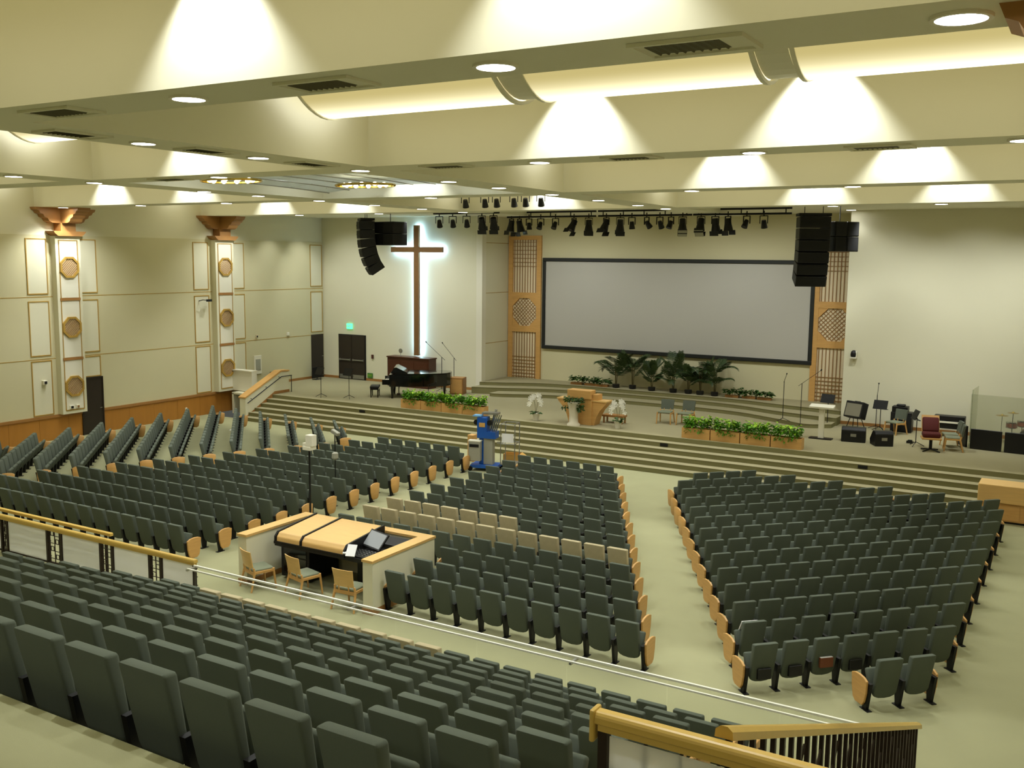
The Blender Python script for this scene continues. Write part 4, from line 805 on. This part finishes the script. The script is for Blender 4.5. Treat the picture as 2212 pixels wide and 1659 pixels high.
# ---------------------------------------------------------------- work lift before the stage
t = thing('work_lift', 'blue and grey folding work lift parked before the stage', 'lift', (-17.2, 27.3, 0), .25)
MB().box(-.42, .5, -.32, .32, .1, .2).b('base', 'blue', t, bevel=.01)
for a in (-.4, .46):
    for b_ in (-.34, .34): MB().lathe([(.08, -.03), (.08, .03)], 12, (a, b_, .08), 'y').b('wheel', 'black', t); MB().tube([(a*.8, b_*.6, .16), (a*1.6, b_*1.7, .05)], .025).b('outrigger', 'blue', t)
MB().box(.0, .3, -.14, .14, .2, 1.25).b('mast', 'grey_box', t); MB().box(-.16, .0, -.12, .12, .2, 1.15).b('mast_section', 'blue', t)
MB().box(-.46, -.06, -.36, -.14, .34, .98).b('power_unit', 'grey_box', t, bevel=.01); MB().box(-.42, -.1, -.372, -.36, .80, .9).b('display', 'black', t); MB().box(-.47, -.05, -.37, -.13, .98, 1.02).b('unit_top', 'white', t)
MB().box(-.22, .12, -.2, .16, 1.08, 1.78).b('motor_tower', 'blue', t, bevel=.02); MB().box(-.14, .06, -.212, -.2, 1.46, 1.6).b('warning_label', 'card', t); MB().box(.1, .42, -.2, .2, 1.08, 1.3).b('carriage', 'blue', t); MB().box(-.36, -.08, -.22, .06, 1.8, 1.84).b('tool_tray', 'light_blue', t)
[MB().lathe([(.09, -.06), (.09, .06)], 12, (q, -.1, 1.6), 'y').b('pulley', 'black', t) for q in (-.26, .2)]
for i in range(4): MB().tube([(.2+i*.06, -.1, 1.22), (.36+i*.07, -.02, 1.86)], .022).b('rail', 'chrome', t)
MB().box(-.1, .45, -.05, .25, 1.86, 1.92).b('head_bar', 'steel', t); MB().tube([(.12, .2, 1.2), (.3, .26, 2.0)], .05).b('hose', 'grey_box', t)
BK = [(.62, -.25), (1.1, -.25), (1.1, .3), (.62, .3)]
for z in (.95, 1.6): MB().tube([(*q, z) for q in BK+[BK[0]]], .018).b('basket_rail', 'steel', t)
for q in BK: MB().tube([(*q, .3), (*q, 1.6)], .016).b('basket_post', 'steel', t)
MB().box(.66, 1.06, -.262, -.255, 1.0, 1.3).b('notice', 'paper', t); MB().box(.6, 1.12, -.27, .32, .26, .3).b('basket_floor', 'steel', t); MB().box(.42, .62, -.05, .05, .9, .96).b('arm', 'steel', t)
t = thing('cardboard_box', 'open cardboard box on the floor behind the lift', 'box', (-16.75, 28.35, 0), .3); MB().box(-.28, .28, -.22, -.21, 0, .42).box(-.28, .28, .21, .22, 0, .42).box(-.28, -.27, -.21, .21, 0, .42).box(.27, .28, -.21, .21, 0, .42).box(-.27, .27, -.21, .21, 0, .02).b('carton', 'card', t); MB().xbox(Matrix.Translation((.36, 0, .38)) @ Matrix.Rotation(.6, 4, 'Y'), .18, .42, .008).b('flap', 'card', t)
t = thing('wooden_stand', 'narrow upright wooden stand beside the blue lift', 'stand', (-18.35, 28.3, 0)); MB().box(-.12, .12, -.14, .14, .03, .92).b('body', 'wood', t, bevel=.03); MB().box(-.15, .15, -.17, .17, 0, .04).b('foot', 'oak_dark', t)
t = thing('paper_sheet', 'white sheet of paper lying on carpet by the far-left rows', 'paper', (-29.6, 28.1, .003), .4); MB().add([(-.2, -.15, 0), (.2, -.15, 0), (.22, .15, .01), (-.2, .15, 0)], [(0, 1, 2, 3)]).b('sheet', 'paper', t)
t = thing('paper_sheet', 'black and white folder left on a back-row right seat', 'paper', (-4.86, 16.33, .6), PI/4); MB().xbox(Matrix.Translation((0, 0, .1)) @ Matrix.Rotation(.5, 4, 'X'), .3, .02, .22).b('sheet', 'paper', t); MB().xbox(Matrix.Translation((.05, -.012, .1)) @ Matrix.Rotation(.5, 4, 'X'), .2, .01, .16).b('cover', 'black', t)
t = thing('hymnal', 'brown book in a rack on the back of a right-block seat', 'book', (-3.42, 16.02, .36), PI/4); MB().box(-.12, .12, .02, .075, 0, .17).b('cover', mat('brown_book', (112, 62, 36), .6), t, bevel=.005, seg=1); MB().box(-.11, .11, .025, .07, .17, .175).b('pages', 'paper', t)
# ---------------------------------------------------------------- railings
def iron_fill(mb, x0, x1, z0, z1, y=0.0):
    w_ = x1-x0
    for u in (.12, .5, .88): mb.box(x0+w_*u-.008, x0+w_*u+.008, y-.008, y+.008, z0, z1)
    n = max(3, int((z1-z0)/.16))
    for i in range(n):
        z = z0+(i+.5)*(z1-z0)/n; mb.box(x0, x1, y-.007, y+.007, z-.007, z+.007)
        s_ = .06; cx = x0+w_*(.3 if i % 2 else .7); mb.box(cx-s_, cx-s_+.014, y-.007, y+.007, z, z+.1).box(cx+s_-.014, cx+s_, y-.007, y+.007, z, z+.1).box(cx-s_, cx+s_, y-.007, y+.007, z+.09, z+.104)
def panel_rail(x0, x1, y, z0, lab, bays, h=.86, name='guard_railing'):
    t = thing(name, lab, 'railing', (0, y, z0)); MB().prism([(-.055, h), (.055, h), (.05, h+.05), (.03, h+.075), (-.03, h+.075), (-.05, h+.05)], 'x', x0-.05, x1+.05).b('handrail', 'brass_wood', t, bevel=.008, seg=1); MB().box(x0-.03, x1+.03, -.035, .035, h-.045, h).b('under_rail', 'brass_wood', t)
    MB().box(x0, x1, -.02, .02, .06, .1).b('bottom_rail', 'iron', t)
    for a, b_, kind in bays:
        MB().box(a-.03, a+.03, -.03, .03, 0, h-.045).b('post', 'iron', t)
        if kind == 'panel':
            MB().box(a+.05, b_-.02, -.012, -.004, .1, h-.06).b('frosted_panel', 'frosted', t); mb = MB(); iron_fill(mb, a+.05, b_-.02, .1, h-.06, .09); mb.b('ironwork', 'iron', t)
        elif kind == 'near':
            MB().box(a+.05, b_-.02, -.035, -.027, .1, h-.06).b('frosted_panel', 'frosted', t); mb = MB()
            for i in range(1, 5): q = a+.05+(b_-a-.07)*i/5; mb.box(q-.009, q+.009, -.02, 0, .1, h-.06)
            for i in range(3): mb.box(a+.05, b_-.02, -.02, 0, .2+i*.2, .216+i*.2)
            mb.b('ironwork', 'iron', t); MB().lathe([(.02, -.05), (.02, -.035)], 10, (a+.3, 0, h-.26), 'y').lathe([(.02, -.05), (.02, -.035)], 10, (b_-.2, 0, h-.26), 'y').b('standoff', 'steel', t)
        else:
            mb = MB(); iron_fill(mb, a+.03, b_-.03, .1, h-.06); mb.b('ironwork', 'iron', t)
    MB().box(x1-.03, x1+.03, -.03, .03, 0, h-.045).b('post', 'iron', t)
    return t
panel_rail(-23.2, -15.25, 13.3, 0, 'wood-capped railing with frosted panels beside the rear block', [(-23.2, -21.72, 'panel'), (-21.72, -21.5, 'iron'), (-21.5, -20.0, 'panel'), (-20.0, -19.5, 'iron'), (-19.5, -18.15, 'panel'), (-18.15, -17.75, 'iron'), (-17.75, -16.58, 'panel'), (-16.58, -16.22, 'iron'), (-16.22, -15.25, 'panel')])
t = thing('wooden_rail', 'second plain wooden rail running behind the frosted railing', 'railing', (0, 13.62, 0)); MB().prism([(-.05, .87), (.05, .87), (.045, .94), (-.045, .94)], 'x', -23.2, -18.2).b('handrail', 'brass_wood', t, bevel=.01, seg=1)
for x in (-23, -21.4, -19.8, -18.4): MB().box(x-.025, x+.025, -.025, .025, 0, .87).b('post', 'iron', t)
t = thing('glass_guard', 'long clear glass guard with white edge before rear block', 'railing', (0, 13.2, 0))
N = 8
for i in range(N):
    a = -15.15+i*13.4/N; MB().box(a+.01, a+13.4/N-.01, -.006, .006, .04, .83).b('pane', 'glass', t)
MB().box(-15.15, -1.75, -.02, .02, .83, .86).b('edge_strip', 'white_line', t); MB().box(-15.15, -1.75, -.03, .03, 0, .04).b('base_channel', 'steel', t); MB().box(-15.1, -2.3, -.235, -.205, .835, .86).b('edge_strip', 'white_line', t)
for x in (-15.1, -11, -6.6, -2.3): MB().box(x-.02, x+.02, -.235, .02, .80, .835).b('bracket', 'steel', t)
# stair railing running down beside the rear block and the guard above the stair well
t = thing('stair_railing', 'wood-capped iron railing sloping down beside the stairs', 'railing', (-1.66, 5.2, 0)); y1 = 8.15; zA, zB = 4.30, .92
sl = (zB-zA)/y1; mb = MB(); 
MB().add([(x, y, zA+sl*y+z) for y in (0, y1) for x, z in ((-.055, 0), (.055, 0), (.05, .05), (.02, .075), (-.02, .075), (-.05, .05))], [(5, 4, 3, 2, 1, 0), (6, 7, 8, 9, 10, 11)] + [(i, (i+1) % 6, 6+(i+1) % 6, 6+i) for i in range(6)]).b('handrail', 'brass_wood', t)
for i in range(34):
    y = .1+i*(y1-.2)/33; zt = zA+sl*y; MB().box(-.016, .016, y-.02, y+.02, max(.0, zt-.92), zt).b('baluster', 'iron', t)
for i in range(13):
    y = .2+i*(y1-.4)/13; MB().tube([(0, y, zA+sl*y-.8), (0, y+.55, zA+sl*(y+.55)-.08)], .012, 4).b('diagonal_bar', 'iron', t)
MB().add([(x, y, max(0.0, zA+sl*y-.86)+z) for y in (0, y1) for x, z in ((-.02, 0), (.02, 0), (.02, .04), (-.02, .04))], [(3, 2, 1, 0), (4, 5, 6, 7)] + [(i, (i+1) % 4, 4+(i+1) % 4, 4+i) for i in range(4)]).b('bottom_rail', 'iron', t)
t = panel_rail(-2.38, .6, 5.15, 3.37, 'near wood-capped guard with frosted panel above the stair well', [(-2.38, -1.2, 'near'), (-1.2, .0, 'near')], .86)
MB().box(-2.46, -2.425, -.06, .06, .74, .945).b('rail_end', 'brass_wood', t, bevel=.015)
st_ = struct(MB().box(-2.6, XR, 3.9, 5.2, 0, 3.37).b('stair_landing', 'carpet'))
for i in range(17):
    y = 5.25+i*.44; z = 3.37-(i+1)*.187
    if z > .02: MB().box(-1.6, XR, y, y+.46, 0, z).b('step', 'carpet', st_)
# ---------------------------------------------------------------- ceiling vents
ME_VF = MB().box(-.46, .46, -.26, -.22, 0, .03).box(-.46, .46, .22, .26, 0, .03).box(-.46, -.42, -.22, .22, 0, .03).box(.42, .46, -.22, .22, 0, .03).mesh('frame', 'ceiling')
ME_VB = MB().box(-.36, .24, -.17, .17, .018, .03).mesh('dark_opening', 'vent_dark'); ME_VC = MB().box(-.42, .42, -.22, .22, .02, .0305).mesh('inner_plate', 'ceiling'); ME_VS = MB().xbox(Matrix.Translation((0, 0, .012)) @ Matrix.Rotation(.6, 4, 'Y'), .004, .34, .018).mesh('louver', 'vent_dark')
for x, y, rz, lab in ((-10.6, 7.5, 0, 'ceiling vent at the left end of the nearest beam'), (-6.55, 7.5, 0, 'ceiling vent left of centre on the nearest beam'), (-2.84, 7.5, 0, 'largest ceiling vent on the nearest beam at right'),
                      (-12.42, 8.95, PI/2, 'first ceiling vent along the lengthwise beam'), (-12.42, 11.35, PI/2, 'second ceiling vent along the lengthwise beam'), (-12.42, 13.8, PI/2, 'third ceiling vent along the lengthwise beam'),
                      (-10.4, 15.15, 0, 'left ceiling vent on the second beam'), (-6.75, 15.15, 0, 'middle ceiling vent on the second beam'), (-2.9, 15.25, 0, 'right ceiling vent on the second beam'), (-17.8, 15.2, 0, 'ceiling vent on the second beam in the centre bay')):
    t = thing('ceiling_vent', lab, 'vent', (x, y, BEAM-.031), rz, group='ceiling vents'); link(ME_VF, 'frame', t); link(ME_VB, 'dark_opening', t); link(ME_VC, 'inner_plate', t)
    for i in range(9): link(ME_VS, 'louver', t, (-.34+i*.07, 0, 0))
# ---------------------------------------------------------------- glass ceiling artwork in the centre bay
def frost(name):
    m = bpy.data.materials.new(name); m.use_nodes = True; nt = m.node_tree; nt.nodes.clear(); M[name] = m; o = nt.nodes.new('ShaderNodeOutputMaterial'); a = nt.nodes.new('ShaderNodeBsdfTranslucent'); b_ = nt.nodes.new('ShaderNodeBsdfDiffuse'); x = nt.nodes.new('ShaderNodeMixShader')
    a.inputs[0].default_value = (.9, .93, .93, 1); b_.inputs[0].default_value = (.85, .88, .87, 1); nt.links.new(a.outputs[0], x.inputs[1]); nt.links.new(b_.outputs[0], x.inputs[2]); nt.links.new(x.outputs[0], o.inputs[0]); return m
for _x, _y in ((-18.4, 17.2), (-14.4, 17.2), (-18.4, 21), (-14.4, 21)): spot((_x, _y, 10.2), 70, 150, .8, .2)  # unseen spots added above the artwork to brighten its glass
t = thing('ceiling_artwork', 'suspended frosted glass ceiling artwork with gold lamp ovals', 'artwork', (-16.4, 19.05, 8.8)); NX, NY = 8, 4
def dome(u, v): return (u*3.0, v*3.2, .22*(1-u*u*.7-v*v*.3))
for i in range(NX):
    for k in range(NY):
        u0, u1 = -1+2*i/NX+.012, -1+2*(i+1)/NX-.012; v0, v1 = -1+2*k/NY+.01, -1+2*(k+1)/NY-.01; mb = MB(); P = [dome(u0, v0), dome(u1, v0), dome(u1, v1), dome(u0, v1)]
        mb.add([(x, y, z) for x, y, z in P] + [(x, y, z+.012) for x, y, z in P], [(3, 2, 1, 0), (4, 5, 6, 7), (0, 1, 5, 4), (1, 2, 6, 5), (2, 3, 7, 6), (3, 0, 4, 7)]).b('glass_panel', 'art_glass' if 'art_glass' in M else frost('art_glass'), t)
for i in range(NX+1): MB().tube([dome(-1+2*i/NX, -1+2*k/8) for k in range(9)], .025, 5).b('rib', 'steel', t)
for x, y in ((-1.9, -1.6), (.2, .9)):
    pts = [(x+.85*math.cos(a), y+.55*math.sin(a), -.03) for a in [2*PI*k/20 for k in range(21)]]; g = MB().tube(pts, .03, 5).b('gold_oval', 'cymbal', t)
    for k in range(10): a = 2*PI*k/10; MB().lathe([(.02, -.05), (.06, -.02), (.06, .02), (.02, .05)], 8, (x+.6*math.cos(a), y+.38*math.sin(a), -.02)).b('bulb', 'bulb', g)
for a, b_ in ((-2.4, -2.4), (2.4, -2.4), (-2.4, 2.4), (2.4, 2.4)): MB().tube([(a, b_, .05), (a, b_, 1.5)], .008, 4).b('cable', 'steel', t)
